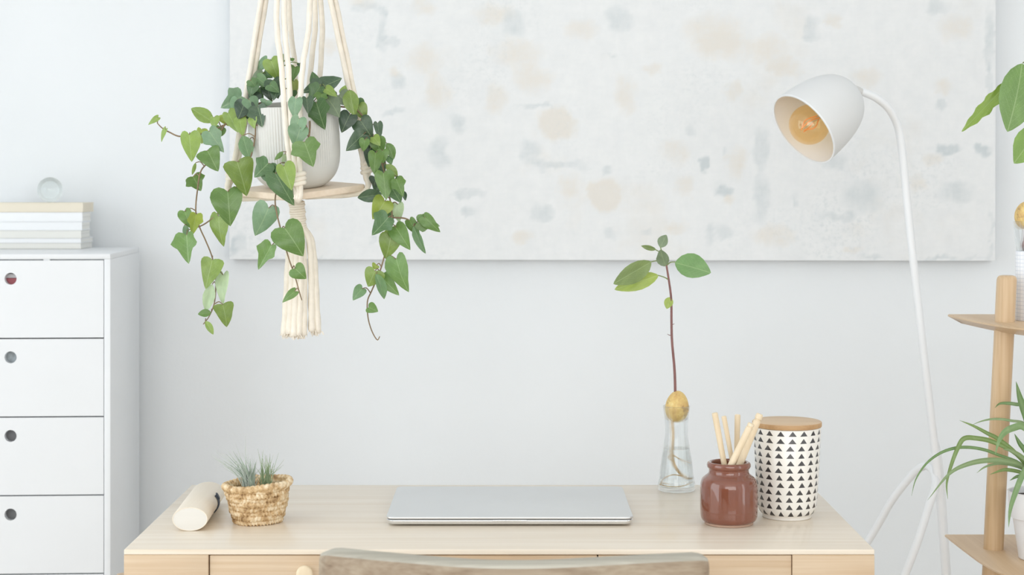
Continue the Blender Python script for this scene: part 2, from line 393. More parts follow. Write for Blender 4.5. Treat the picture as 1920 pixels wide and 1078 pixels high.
# ================================================================== PAINTING
def painting():
    Yf = WALL_Y - 0.036
    s = sc(Yf)
    x0, x1 = W(430, 0, Yf).x, W(1866, 0, Yf).x
    zb, zt = W(0, 487.5, Yf).z, W(0, -190, Yf).z
    root = thing('abstract_painting', ((x0 + x1) / 2, Yf, zb), 'large pale abstract canvas with beige and blue-grey patches on the wall', 'painting')
    beige = [(680,7,35,18),(796,111,40,40),(819,176,30,40),(791,14,30,20),(967,102,60,35),(1042,232,45,40),(1045,235,34,30),(1135,367,45,42),(1132,368,32,30),(620,86,30,20),
             (926,28,50,25),(1088,56,40,25),(981,445,30,18),(926,186,25,35),(1065,353,25,30),(740,135,15,12),(1339,56,72,40),(1441,93,50,40),(1473,130,40,25),(1793,51,42,32),
             (1561,37,20,16),(1172,176,30,42),(1376,172,20,26),(1264,283,36,28),(1283,348,24,28),(1380,306,26,40),(1264,427,32,20),(1450,441,48,26),(1622,144,40,26),
             (1770,158,25,20),(1719,343,22,20),(1223,125,25,18),(1367,376,16,20),(1603,469,25,10),(1747,297,25,20),(1350,90,60,30),(1000,150,45,30)]
    blue = [(717,60,12,45),(740,79,16,12),(690,16,35,12),(963,46,26,30),(1000,200,48,8),(740,213,26,10),(995,283,26,25),(824,288,22,36),(875,362,38,10),(1046,311,62,12),
            (879,394,22,14),(1014,399,30,20),(698,450,9,10),(745,153,20,16),(568,408,20,24),(448,455,16,22),(856,232,20,22),(1144,102,14,6),(1520,51,20,28),(1320,306,11,20),
            (1320,306,9,14),(1353,283,9,14),(1357,357,22,13),(1357,357,14,9),(1427,371,20,52),(1617,367,48,36),(1427,278,20,44),(1487,380,11,14),(1775,278,32,12),(1775,278,22,8),
            (1840,278,20,15),(1840,276,12,10),(1793,357,42,26),(1357,436,20,18),(1330,440,8,26),(1761,197,12,12),(1144,436,16,12),(1756,14,26,16),(1854,70,12,60),(1158,37,30,26),
            (1297,246,16,12),(1571,408,38,12),(1636,480,26,7),(1135,320,16,10),(1209,436,11,10),(1780,486,90,6),(1858,440,6,50),(560,484,130,4),(436,470,6,20),(1855,150,8,40),(520,120,20,40),(600,200,30,16),(1560,300,30,20)]
    nx, nz = 240, 112
    vs, fs, at = [], [], []
    for j in range(nz + 1):
        for i in range(nx + 1):
            x = x0 + (x1 - x0) * i / nx; z = zb + (zt - zb) * j / nz
            px = CX + x / s; py = CY + (H - z) / s
            wob = mnoise.noise(Vector((px * .03, py * .03, 3.0))) * 10 + mnoise.noise(Vector((px * .09, py * .09, 4.0))) * 7
            wob2 = mnoise.noise(Vector((px * .03, py * .03, 9.0))) * 10 + mnoise.noise(Vector((px * .09, py * .09, 7.0))) * 7
            b = bl = 0.0
            for (cx, cy, rx, ry) in beige:
                d = ((px + wob - cx) / rx) ** 2 + ((py + wob2 - cy) / ry) ** 2
                b = max(b, 0) + max(0, 1.25 - d) * .75 if d < 1.25 else b
            for (cx, cy, rx, ry) in blue:
                d = abs((px + wob2 - cx) / rx) ** 3 + abs((py + wob - cy) / ry) ** 3
                if d < 1.4: bl += max(0, 1.4 - d) * .65
            vs.append(Vector((x, Yf, z))); at.append((min(b, 1.3), min(bl, 1.3), 0))
    for j in range(nz):
        for i in range(nx):
            a = j * (nx + 1) + i; fs.append([a, a + 1, a + nx + 2, a + nx + 1])
    m = NT('painted_canvas')
    a = m.node('ShaderNodeAttribute', attribute_name='patches'); sp = m.node('ShaderNodeSeparateXYZ'); m.l.new(a.outputs['Vector'], sp.inputs[0])
    v = m.coord()
    weave_v = m.noise(m.coord(scale=(1, 1, 0.2)), 130, 3); weave_h = m.noise(m.coord(scale=(0.2, 1, 1)), 130, 3)
    brk = m.noise(v, 26, 5, 0.65); big = m.noise(v, 3.2, 4, 0.55); big2 = m.noise(m.coord(loc=(5, 2, 9)), 4.0, 4, 0.6)
    fine = m.noise(v, 95, 4, 0.7)
    edge = m.math('ADD', m.math('MULTIPLY', brk, 1.25), m.math('MULTIPLY', m.math('ADD', m.math('ADD', weave_v, weave_h), fine), 0.30))
    edge = m.math('SUBTRACT', edge, 0.18)
    fb = m.math('MULTIPLY', m.smooth(m.math('MULTIPLY', sp.outputs[0], edge), 0.10, 1.15), 0.66)
    fb = m.math('MAXIMUM', fb, m.math('MULTIPLY', m.smooth(big2, 0.55, 0.75), 0.38))
    fl = m.math('MULTIPLY', m.smooth(m.math('MULTIPLY', sp.outputs[1], edge), 0.18, 1.35), 0.80)
    fl = m.math('MAXIMUM', fl, m.math('MULTIPLY', m.math('MULTIPLY', m.smooth(big, 0.47, 0.7), m.smooth(fine, 0.46, 0.66)), 0.34))
    base = m.ramp(m.math('ADD', m.math('MULTIPLY', brk, .7), m.math('MULTIPLY', m.math('ADD', weave_h, weave_v), .15)), [(0.33, lin((229, 232, 234))), (0.67, lin((237, 239, 240)))])
    c = m.mix(fb, base, lin((226, 220, 210))); c = m.mix(fl, c, lin((198, 207, 211)))
    m.base(c); m.set(Roughness=0.8, Specular_IOR_Level=0.2)
    m.bump(m.math('ADD', weave_v, m.math('ADD', weave_h, brk)), 0.15, 0.002)
    fo = obj('canvas_face', (vs, fs), m.m, root)
    ca = fo.data.attributes.new('patches', 'FLOAT_VECTOR', 'POINT')
    for i, t in enumerate(at): ca.data[i].vector = t
    me = NT('canvas_edge'); ve = me.coord(); ne = me.noise(ve, 14, 5, 0.7)
    me.base(me.ramp(ne, [(0.35, lin((150, 160, 168))), (0.6, lin((206, 210, 212)))])); me.set(Roughness=0.85)
    t = 0.012
    edges = join(box(x0, x1, Yf + .0006, WALL_Y - .003, zb, zb + t), box(x0, x1, Yf + .0006, WALL_Y - .003, zt - t, zt),
                 box(x0, x0 + t, Yf + .0006, WALL_Y - .003, zb + t, zt - t), box(x1 - t, x1, Yf + .0006, WALL_Y - .003, zb + t, zt - t))
    obj('stretcher_frame', edges, me.m, root, smooth=False)
    root.rotation_euler = (0, math.radians(0.12), 0)
painting()

# ================================================================== DRAWER CABINET
def cabinet():
    Yc = 3.4; s = sc(Yc)
    xr = W(207, 0, Yc).x; xl = W(-163, 0, Yc).x; zt = W(0, 476, Yc).z; D = 0.335
    root = thing('drawer_cabinet', (xr, Yc, 0), 'tall white drawer cabinet with round finger holes at the left edge', 'cabinet')
    w = xr - xl; p = 0.0125; tt = 0.0105
    O = Vector((xr, Yc, 0))
    def B(x0, x1, y0, y1, z0, z1, b=.0008): return xf(box(x0, x1, y0, y1, z0, z1, b, 2), Matrix.Translation(O))
    def P(name, g, mat=M['cabinet'], par=root, **k): return obj(name, g, mat, par, angle=30, **k)
    P('side_panel', B(-p, 0, 0, D, 0, zt - tt)); P('side_panel', B(-w, -w + p, 0, D, 0, zt - tt))
    P('top_panel', B(-w, 0, 0, D, zt - tt, zt, .0012))
    P('back_panel', B(-w + p, -p, D - .006, D, 0.01, zt - tt))
    pitch = 147 * s; z = W(0, 486, Yc).z; gap = 0.0022
    for k in range(7):
        z1 = z - k * pitch - gap; z0 = z - (k + 1) * pitch + .0004
        z0 = max(z0, .004)
        hx = W(22, 0, Yc).x - xr; hz = z1 - (36 - 1) * s + .001; R = 11.2 * s
        x0, x1 = -w + p + .001, -p - .001
        # front board with a round hole: ring of quads between circle and rectangle
        n = 32; th = 0.014
        circ = [(hx + R * math.cos(2 * PI * i / n), hz + R * math.sin(2 * PI * i / n)) for i in range(n)]
        def ray(i):
            a = 2 * PI * (i + .0) / n; dx, dz = math.cos(a), math.sin(a)
            t = min([(x1 - hx) / dx if dx > 1e-6 else 9, (x0 - hx) / dx if dx < -1e-6 else 9, (z1 - hz) / dz if dz > 1e-6 else 9, (z0 - hz) / dz if dz < -1e-6 else 9])
            return (hx + dx * t, hz + dz * t)
        pts = []
        rect = []
        corners = [(x1, z1), (x0, z1), (x0, z0), (x1, z0)]
        outer = [ray(i) for i in range(n)]
        vs, fs = [], []
        for y in (0, th):
            for c in circ: vs.append(Vector((c[0], y, c[1])))
            for c in outer: vs.append(Vector((c[0], y, c[1])))
            for c in corners: vs.append(Vector((c[0], y, c[1])))
        NN = 2 * n + 4
        ang = [math.atan2(c[1] - hz, c[0] - hx) % (2 * PI) for c in corners]
        for i in range(n):
            j = (i + 1) % n
            a0, a1 = 2 * PI * i / n, 2 * PI * (i + 1) / n
            cs = [q for q in range(4) if a0 < ang[q] < a1 - 1e-9]
            for L in (0, NN):
                fs.append([L + i, L + n + i] + [L + 2 * n + q for q in cs] + [L + n + j, L + j])
            loop = [n + i] + [2 * n + q for q in cs] + [n + j]
            for u, v2 in zip(loop, loop[1:]): fs.append([u, v2, NN + v2, NN + u])
            fs.append([i, j, NN + j, NN + i])
        dr = P('drawer', ([O + v for v in vs], fs))
        dr.data.set_sharp_from_angle(angle=math.radians(30))
        # the drawer's box behind the front, with an added panel lightening lower holes
        b0, b1 = z0 + .012, z1 - .02
        bx = join(B(x0 + .006, x0 + .016, th, D - .02, b0, b1), B(x1 - .016, x1 - .006, th, D - .02, b0, b1), B(x0 + .016, x1 - .016, th, D - .02, b0, b0 + .006), B(x0 + .016, x1 - .016, D - .03, D - .02, b0 + .006, b1), *([B(hx - .05, hx + .05, th + .034, th + .038, b0 + .006, b1)] if k > 1 else []))
        P('drawer_box', bx, M['cabinet_in'], dr)
    P('spacer', B(-w / 2 + .064, -w / 2 + .077, .0005, .02, z - gap, zt - tt))
    P('crosspiece', B(-w + p, -p, .015, .04, z - .004, zt - tt))
    root.rotation_euler = (0, 0, math.radians(2.6))
    # things lying in the two upper drawers, glimpsed through the finger holes
    R3 = Matrix.Translation(O) @ Matrix.Rotation(math.radians(2.6), 4, 'Z')
    hx = W(22, 0, Yc).x - xr
    zA = z - pitch + .0155 + .004
    t = thing('paper_packet', R3 @ Vector((hx, .07, zA)), 'red and white packet seen through the topmost finger hole of the cabinet', 'packet')
    obj('packet_body', xf(box(hx - .05, hx + .05, .022, .08, zA, zA + .098, .003), R3), M['red_print'], t)
    obj('paper_band', xf(box(hx - .0505, hx + .0505, .0214, .0806, zA + .098, zA + .107, .002), R3), M['paper_white'], t)
    zB = zA - pitch
    t = thing('folded_cloth', R3 @ Vector((hx, .05, zB)), 'pale grey cloth filling the second finger hole of the cabinet', 'cloth')
    g = prism(rrect(hx - .06, hx + .06, .017, .10, .02), zB, zB + .118, .008)
    obj('cloth_fold', xf(g, R3), M['grey_cloth'], t)
    return zt
CAB_TOP = cabinet()

# ================================================================== BOOKS + GLASS BALL
def books():
    Yb = 3.637
    data = [ # y_top, y_bottom (px), right edge px of front, depth, cover, name-label
        (456.3, 467.0, 151.5, .100, 'ivory_cover', 'white thin book at the bottom of the stack on the cabinet'),
        (447.4, 456.0, 151.5, .106, 'paper_white', 'white thin book second from the bottom of the stack on the cabinet'),
        (432.6, 447.1, 152.0, .078, 'ivory_cover', 'ivory book third from the bottom of the stack on the cabinet'),
        (416.3, 432.3, 153.5, .072, 'paper_white', 'white book third from the top of the stack on the cabinet'),
        (398.4, 416.0, 154.5, .074, 'grey_cover', 'white book directly under the cream one in the stack'),
        (380.5, 398.2, 155.5, .094, 'cream_cover', 'thick cream book on top of the stack, under the glass ball')]
    z = CAB_TOP + .0004
    for i, (yt, yb, xr, d, cov, lab) in enumerate(data):
        h = (yb - yt) * sc(Yb); x1 = W(xr, 0, Yb).x; x0 = W(-48 + 4 * (i % 3), 0, Yb).x
        root = thing('book', ((x0 + x1) / 2, Yb, z), lab, 'book', 'books stacked on the cabinet')
        c = min(.0022, h * .16)
        front = .0022
        # spine faces the room, page edges show at the right
        cover = join(box(x0, x1, Yb, Yb + d, z, z + c, .0004), box(x0, x1, Yb, Yb + d, z + h - c, z + h, .0004), box(x0, x1, Yb, Yb + front, z + c, z + h - c))
        mat = M['paper_white'] if cov == 'grey_cover' else M[cov]
        if cov == 'grey_cover': pass
        obj('cover', cover, mat, root, smooth=False)
        obj('pages', box(x0 + .003, x1 - (.0006 if cov != 'cream_cover' else .0002), Yb + front, Yb + d - .002, z + c, z + h - c), M['pages'] if cov != 'cream_cover' else M['cream_cover'], root, smooth=False)
        z += h + .0003
    c = W(94, 0, 3.685); r = 23.6 * sc(3.685)
    prof = [(max(1e-4, r * math.sin(PI * k / 24)), r - r * math.cos(PI * k / 24)) for k in range(25)]
    root = thing('glass_ball', (c.x, 3.685, z), 'clear glass ball resting on the cream book', 'ball')
    obj('ball', lathe(prof, 48, (c.x, 3.685, z), False, False), M['ball_glass'], root, angle=0)
books()

# ================================================================== DESK
YD0, YD1 = 2.357, 2.857
XD0, XD1 = W(232, 0, YD0).x, W(1640, 0, YD0).x
def desk():
    root = thing('desk', ((XD0 + XD1) / 2, (YD0 + YD1) / 2, 0), 'pale bamboo desk with a row of drawers, below the painting', 'desk')
    t = .0075
    obj('desktop', box(XD0, XD1, YD0, YD1, DESK_Z - t, DESK_Z, .0016, 3), M['desk'], root, angle=50)
    zb = DESK_Z - .125
    xa, xb = W(390.5, 0, YD0).x, W(1486, 0, YD0).x
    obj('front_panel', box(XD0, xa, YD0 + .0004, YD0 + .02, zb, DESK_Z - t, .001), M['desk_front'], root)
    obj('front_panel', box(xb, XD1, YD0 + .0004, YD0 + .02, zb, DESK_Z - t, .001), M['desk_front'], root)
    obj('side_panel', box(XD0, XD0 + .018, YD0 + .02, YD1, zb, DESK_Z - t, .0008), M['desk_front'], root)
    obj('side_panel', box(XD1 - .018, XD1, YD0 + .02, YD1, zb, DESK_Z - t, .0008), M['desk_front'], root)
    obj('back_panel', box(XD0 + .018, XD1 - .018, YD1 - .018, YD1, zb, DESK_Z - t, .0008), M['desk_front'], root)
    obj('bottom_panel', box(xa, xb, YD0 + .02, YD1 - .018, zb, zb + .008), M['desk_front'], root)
    n = 3; wd_ = (xb - xa) / n
    for i in range(n):
        x0 = xa + i * wd_ + (.0015 if i == 0 else .001); x1 = xa + (i + 1) * wd_ - .001
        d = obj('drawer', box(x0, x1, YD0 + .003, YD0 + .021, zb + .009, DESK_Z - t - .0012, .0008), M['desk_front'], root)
        kx = (x0 + x1) / 2; kz = W(0, 1071, YD0).z
        prof = [(.006, 0), (.0065, .006), (.0095, .0115), (.0112, .0165), (.0112, .0205), (.0095, .0225), (.004, .0232)]
        g = lathe(smooth_prof(prof, 3), 28)
        g = xf(g, Matrix.Translation((kx, YD0 + .003, kz)) @ Matrix.Rotation(PI / 2, 4, 'X'))
        obj('knob', g, M['stick'], d)
    for sx in (0, 1):
        for sy in (0, 1):
            x = (XD0 + .035, XD1 - .035)[sx]; y = (YD0 + .045, YD1 - .045)[sy]
            dx = (-.02, .02)[sx]
            obj('leg', tube([(x, y, zb), (x + dx * .5, y, zb / 2), (x + dx, y, 0)], [.022, .019, .015], 14, 3), M['desk_leg'], root)
desk()
# low wooden seat glimpsed beside the desk's left corner
def stool():
    z = .62; h = H - z
    x0 = -1.003 * h
    root = thing('wooden_stool', (x0 + .15, 2.64, 0), 'wooden stool glimpsed between the white cabinet and the desk corner', 'stool')
    obj('seat', prism(rrect(x0, x0 + .29, 2.50, 2.79, .012), z - .028, z, .004), M['rack'], root)
    for dx in (.035, .255):
        for dy in (2.535, 2.755):
            obj('leg', tube([(x0 + dx, dy, z - .028), (x0 + dx, dy, .3), (x0 + dx, dy, 0)], [.015, .014, .012], 12, 2), M['desk_leg'], root)
stool()

def YB(py): return F * (H - DESK_Z) / (py - CY)     # depth of a contact point on the desk top seen at image row py

# ------------------------------------------------------------------ laptop
def laptop():
    y0 = 2.512; y1 = 2.762; x0 = W(723.5, 0, y0).x; x1 = W(1188, 0, y0).x
    zf = .0026
    root = thing('laptop', ((x0 + x1) / 2, (y0 + y1) / 2, DESK_Z), 'closed silver laptop lying in the middle of the desk', 'laptop')
    z0 = DESK_Z + zf
    base = prism(rrect(x0, x1, y0, y1, .011), z0, z0 + .0072, .0022, 0.985, 3)
    obj('base', base, M['alu_edge'], root)
    obj('hinge_gap', prism(rrect(x0 + .002, x1 - .002, y0 + .002, y1 - .002, .010), z0 + .0072, z0 + .0080), M['rubber'], root)
    lid = prism(rrect(x0, x1, y0, y1, .011), z0 + .0080, z0 + .0120, .0016, 1.0, 3)
    obj('lid', lid, M['alu'], root)
    cx0, cx1 = W(923, 0, y0).x, W(989, 0, y0).x
    obj('thumb_scoop', box(cx0, cx1, y0 - .0004, y0 + .006, z0 + .0042, z0 + .0074, .0012, 3), M['alu_edge'], root)
    for fx in (x0 + .03, x1 - .03):
        for fy in (y0 + .025, y1 - .025):
            obj('rubber_foot', lathe([(.008, 0), (.0085, .001), (.0085, zf + .0005)], 20, (fx, fy, DESK_Z)), M['rubber'], root)
laptop()

# ------------------------------------------------------------------ glasses case
def case():
    ya, yb = 2.479, 2.687
    A = Vector((W(356, 0, ya).x, ya, 0)); Bv = Vector((W(391, 0, yb).x, yb, 0))
    ax = (Bv - A); L = ax.length; ang = math.atan2(ax.x, ax.y)
    hw, hh = 33.3 * sc(ya), 22.8 * sc(ya)
    root = thing('spectacle_case', (A + Bv) / 2 + Vector((0, 0, DESK_Z)), 'oval birch case with a dark strap lying at the left end of the desk', 'case')
    T = Matrix.Translation(Vector((A.x, A.y, DESK_Z + hh))) @ Matrix.Rotation(-ang, 4, 'Z')
    n = 56
    def ring(y, k=1.0, off=0.0): return [Vector(((hw - off) * math.cos(2 * PI * i / n) * k, y, (hh - off) * math.sin(2 * PI * i / n) * k)) for i in range(n)]
    rings = [ring(0.0, .0, 0), ring(0.0003, 1, .0016), ring(0, 1, .0006), ring(.0012), ring(L - .0012), ring(L, 1, .0006), ring(L - .0003, 1, .0016)]
    vs, fs = [], []
    for r in rings[1:]: vs += r
    for i in range(len(rings) - 2):
        for k in range(n): fs.append([i * n + k, i * n + (k + 1) % n, (i + 1) * n + (k + 1) % n, (i + 1) * n + k])
    obj('shell', xf((vs, fs), T), M['birch'], root)
    for y, nm in ((0.0005, 'end_cap'), (L - .0005, 'end_cap')):
        d = .002 if y < .1 else -.002
        r1, r2 = ring(y, 1, .0014), ring(y + d, 1, .0014)
        obj(nm, xf((r1 + r2, [list(range(n)), list(range(n, 2 * n))[::-1]] + [[k, (k + 1) % n, n + (k + 1) % n, n + k] for k in range(n)]), T), M['birch_end'], root)
    # strap wrapped over the right flank
    yc, ws = L * .60, .011
    vs, fs = [], []; m = 16
    for i in range(m + 1):
        a = math.radians(38 - 78 * i / m)
        for o in (.0004, .0022):
            for y in (yc - ws / 2, yc + ws / 2):
                vs.append(Vector(((hw + o) * math.cos(a), y - .012 * (i / m) ** 2, (hh + o) * math.sin(a))))
    for i in range(m):
        b = 4 * i
        for q in ((0, 1, 5, 4), (2, 3, 7, 6), (0, 2, 6, 4), (1, 3, 7, 5)): fs.append([b + k for k in q])
    fs += [[0, 1, 3, 2], [4 * m, 4 * m + 1, 4 * m + 3, 4 * m + 2]]
    st = obj('strap', xf((vs, fs), T), M['leather'], root)
    a = math.radians(30)
    g = lathe([(.0055, 0), (.0058, .0008), (.005, .0018), (.002, .0022)], 20)
    g = xf(g, T @ Matrix.Translation(((hw + .0022) * math.cos(a), yc, (hh + .0022) * math.sin(a))) @ Matrix.Rotation(math.radians(62), 4, 'Y'))
    obj('snap_button', g, M['leather'], st)
case()

# ------------------------------------------------------------------ basket with air plants
def basket():
    cy = 2.549; s = sc(cy); cx = W(482.5, 0, cy).x; C = Vector((cx, cy, DESK_Z))
    root = thing('woven_basket', C, 'small woven seagrass basket holding air plants on the desk', 'basket')
    rows = 8; hgt = 66 * s
    Rb, Rt = 41 * s, 55 * s
    def R(t): return Rb + (Rt - Rb) * (t ** 0.85)
    rng = random.Random(4)
    for i in range(rows):
        t = i / (rows - 1); z = .0047 + (hgt - .0047) * t; r0 = R(t); rc = .0050 if i else .0046
        n = 240; tw = 21 + i; ph0 = rng.random() * 6
        pts = []
        for k in range(n):
            a = 2 * PI * k / n
            wob = 0.0012 * math.sin(3 * a + ph0) + .0006 * math.sin(7 * a + ph0 * 2)
            tilt = .0022 * t * t * math.cos(a - .1)
            pts.append(C + Vector(((r0 + wob) * math.cos(a), (r0 + wob) * math.sin(a), z + tilt + .0005 * math.sin(5 * a + ph0) * (i > 0))))
        sg = 1 if i % 2 else -1
        def rad(fr, ph, tw=tw, sg=sg): return 0.74 + .48 * abs(math.cos((ph + sg * fr * 2 * PI * tw))) ** 1.5
        obj('woven_coil', tube(pts, rc, 10, 0, rad=rad, closed=True), M['straw'], root, angle=0)
    # thick over-wrapped rim
    n = 320; pts = []
    for k in range(n):
        a = 2 * PI * k / n; rr = Rt + .0030
        z = hgt + .0040 + .0034 * math.cos(a - .1) + .0007 * math.sin(4 * a)
        pts.append(C + Vector((rr * math.cos(a) * (1 + .02 * math.cos(2 * a)), rr * math.sin(a), z)))
    rim = obj('rim', tube(pts, .0052, 10, 0, rad=lambda fr, ph: .78 + .36 * abs(math.cos(fr * PI * 40 + ph * .5)) ** .7, closed=True), M['straw'], root, angle=0)
    inner = [(.001, .004), (Rb - .004, .004), (Rb - .002, .012), (R(.5) - .003, hgt * .5), (Rt - .002, hgt)]
    obj('lining', lathe(inner, 48, C, True, False), M['straw_dark'], root)
    obj('base', lathe([(Rb - .002, 0.0002), (Rb, .002), (Rb - .003, .004)], 48, C), M['straw'], root)
    zin = DESK_Z + .0045
    def tuft(name, label, bx, by, mat, blades, wisps, seed, grp=None):
        rg = random.Random(seed)
        base = Vector((cx + bx, cy + by, zin))
        t = thing(name, base, label, 'plant')
        obj('stem_base', lathe(smooth_prof([(.003, 0), (.006, .012), (.0075, .03), (.005, .05)], 3), 14, base), mat, t)
        for (px, py, w) in blades:
            tip = W(px, py, cy + by + rg.uniform(-.012, .012))
            b0 = base + Vector((rg.uniform(-.006, .006), rg.uniform(-.006, .006), .035))
            mid = b0.lerp(tip, .5) + Vector(((b0.x - tip.x) * .22, 0, .003))
            w *= s
            obj('leaf', tube([b0, mid, tip], [w * .55, w * .5, w * .34, .0002], 6, 5), mat, t)
        g = []
        for _ in range(wisps):
            px, py = rg.choice(blades)[:2]
            tip = W(px + rg.gauss(0, 14), py + rg.gauss(-4, 12), cy + by + rg.uniform(-.025, .025))
            b0 = base + Vector((rg.uniform(-.008, .008), rg.uniform(-.008, .008), .04))
            mid = b0.lerp(tip, .5) + Vector(((b0.x - tip.x) * .2, 0, .002))
            g.append(tube([b0, mid, tip], [.0006, .0005, .0001], 4, 4))
        obj('fine_leaves', join(*g), M['wisp'] if name == 'air_plant' else mat, t, kind='stuff')
    tuft('air_plant', 'silvery spiky air plant at the left of the woven basket', -.010, -.012, M['silver_leaf'],
         [(424, 851, 2.5), (437, 846, 2.5), (449, 856, 5), (452, 872, 6), (461, 868, 5), (469, 860, 4), (480, 866, 6), (433, 872, 3), (441, 862, 4), (472, 884, 5), (464, 880, 5), (455, 884, 6), (486, 890, 4), (420, 864, 2)], 60, 3)
    tuft('air_plant_seedling', 'greener grassy air plant at the right of the woven basket', .012, .004, M['green_leaf'],
         [(494, 868, 3), (501, 874, 3), (508, 866, 2.5), (513, 868, 2.5), (489, 876, 4), (497, 884, 4), (505, 888, 3.5), (511, 880, 2.5), (491, 858, 2)], 45, 5)
basket()

# ------------------------------------------------------------------ leaves
SHAPES = {
    'h': ([(0, 0), (.10, .09), (.24, .145), (.38, .11), (.475, .0), (.5, -.14), (.47, -.30), (.39, -.48), (.28, -.66), (.165, -.82), (.07, -.93), (0, -1)],
          [0, -.02, -.06, -.11, -.17, -.26, -.38, -.53, -.69, -.83, -.93, -1]),
    'v': ([(0, 0), (.10, .09), (.24, .13), (.36, .07), (.40, -.03), (.41, -.10), (.5, -.27), (.42, -.37), (.29, -.46), (.24, -.58), (.18, -.72), (.09, -.88), (0, -1)],
          [0, -.02, -.06, -.11, -.16, -.2, -.3, -.42, -.52, -.64, -.76, -.89, -1]),
    't': ([(0, 0), (.10, .05), (.26, .075), (.42, .05), (.5, -.03), (.49, -.14), (.44, -.28), (.38, -.42), (.30, -.58), (.21, -.74), (.10, -.90), (0, -1)],
          [0, -.03, -.07, -.11, -.16, -.22, -.33, -.47, -.62, -.76, -.91, -1]),
    'n': ([(0, 0), (.13, -.04), (.30, -.13), (.44, -.27), (.5, -.43), (.47, -.58), (.37, -.73), (.22, -.87), (.09, -.96), (0, -1)],
          [0, -.05, -.14, -.28, -.43, -.58, -.73, -.87, -.96, -1])}
def leaf_mesh(kind, var, mat):
    rg = random.Random(kind + str(var))
    half, mid = SHAPES[kind]
    if var == 13:
        P_ = spline([Vector((a, b, c)) for (a, b), c in zip(half, mid)], 3); half = [(p.x, p.y) for p in P_]; mid = [p.z for p in P_]
    fold = rg.uniform(.06, .50); curl = rg.uniform(-.25, .55); rip = rg.uniform(.02, .06); side = rg.uniform(-.22, .22); skew = rg.uniform(-.10, .10)
    vs, uv, fs = [], [], []
    def zf(x, y): return fold * abs(x) - curl * (y + .35) ** 2 + rip * math.sin(9 * y + 5 * x) * min(1, abs(x) * 3) - .35 * x * x + side * x
    cols = (-1, -.72, -.36, 0, .36, .72, 1)
    for (x, y), my in zip(half, mid):
        for c in cols:
            k = abs(c); xx = x * c * (1.0 if c > 0 else rg.uniform(.97, 1.0)) * (1 + skew * (1 if c > 0 else -1)) + skew * .5 * max(0, -my) * (1 + my) * 1.6; yy = my + (y - my) * k
            if var == 13: xx *= 1 + .16 * math.sin(30 * y + (0 if c > 0 else 1))
            vs.append(Vector((xx, yy, zf(xx, yy)))); uv.append((xx, yy, 0))
    n, m = len(half), len(cols)
    for i in range(n - 1):
        for j in range(m - 1):
            fs.append([i * m + j, i * m + j + 1, (i + 1) * m + j + 1, (i + 1) * m + j])
    me = bpy.data.meshes.new('leaf'); me.from_pydata([tuple(v) for v in vs], [], fs)
    a = me.attributes.new('leafuv', 'FLOAT_VECTOR', 'POINT')
    for i, t in enumerate(uv): a.data[i].vector = t
    bm = bmesh.new(); bm.from_mesh(me)
    bmesh.ops.dissolve_degenerate(bm, dist=1e-5, edges=bm.edges[:]); bmesh.ops.remove_doubles(bm, verts=bm.verts[:], dist=1e-5)
    bm.to_mesh(me); bm.free()
    me.shade_smooth(); me.materials.append(mat)
    return me
LM = {(k, v): leaf_mesh(k, v, M['leaf']) for k in SHAPES for v in range(6)}
AM = {v: leaf_mesh('n', 10 + v, M['avo_leaf']) for v in range(4)}
TONES = {'dark': (72, 98, 72), 'vdark': (58, 78, 62), 'mid': (108, 144, 74), 'light': (146, 174, 84), 'yellow': (158, 178, 74), 'blue': (130, 164, 128),  # 'blue' puts the bluish gloss reflected by the leaves into their colour
         'pale': (182, 204, 162), 'olive': (130, 156, 74), 'dmid': (86, 120, 74), 'bmid': (110, 146, 98), 'grey': (126, 144, 116), 'yolive': (160, 172, 88)}
def place_leaf(root, mesh, base, tip, width, tone, rg, ztilt=.35, roll=.30, name='leaf', toward=Vector((0, -1, 0))):
    d = tip - base; L = d.length; d.normalize()
    n = toward.copy() + Vector((rg.uniform(-roll, roll), 0, rg.uniform(-.15, ztilt)))
    n = (n - d * n.dot(d)).normalized()
    x = (-d).cross(n).normalized()
    R = Matrix((x, -d, n)).transposed().to_4x4()
    wsc = width / max(.55, abs(n.dot(toward)))
    Mx = Matrix.Translation(base - wloc(root)) @ R @ Matrix.Diagonal((wsc, L, (wsc + L) * .42, 1))
    o = bpy.data.objects.new(name, mesh); COL.objects.link(o); o.parent = root
    o.matrix_local = Mx
    c = lin(TONES[tone]); j = 1 + rg.uniform(-.08, .08)
    o.color = (c[0] * j, c[1] * j, c[2] * j, 1)
    return o

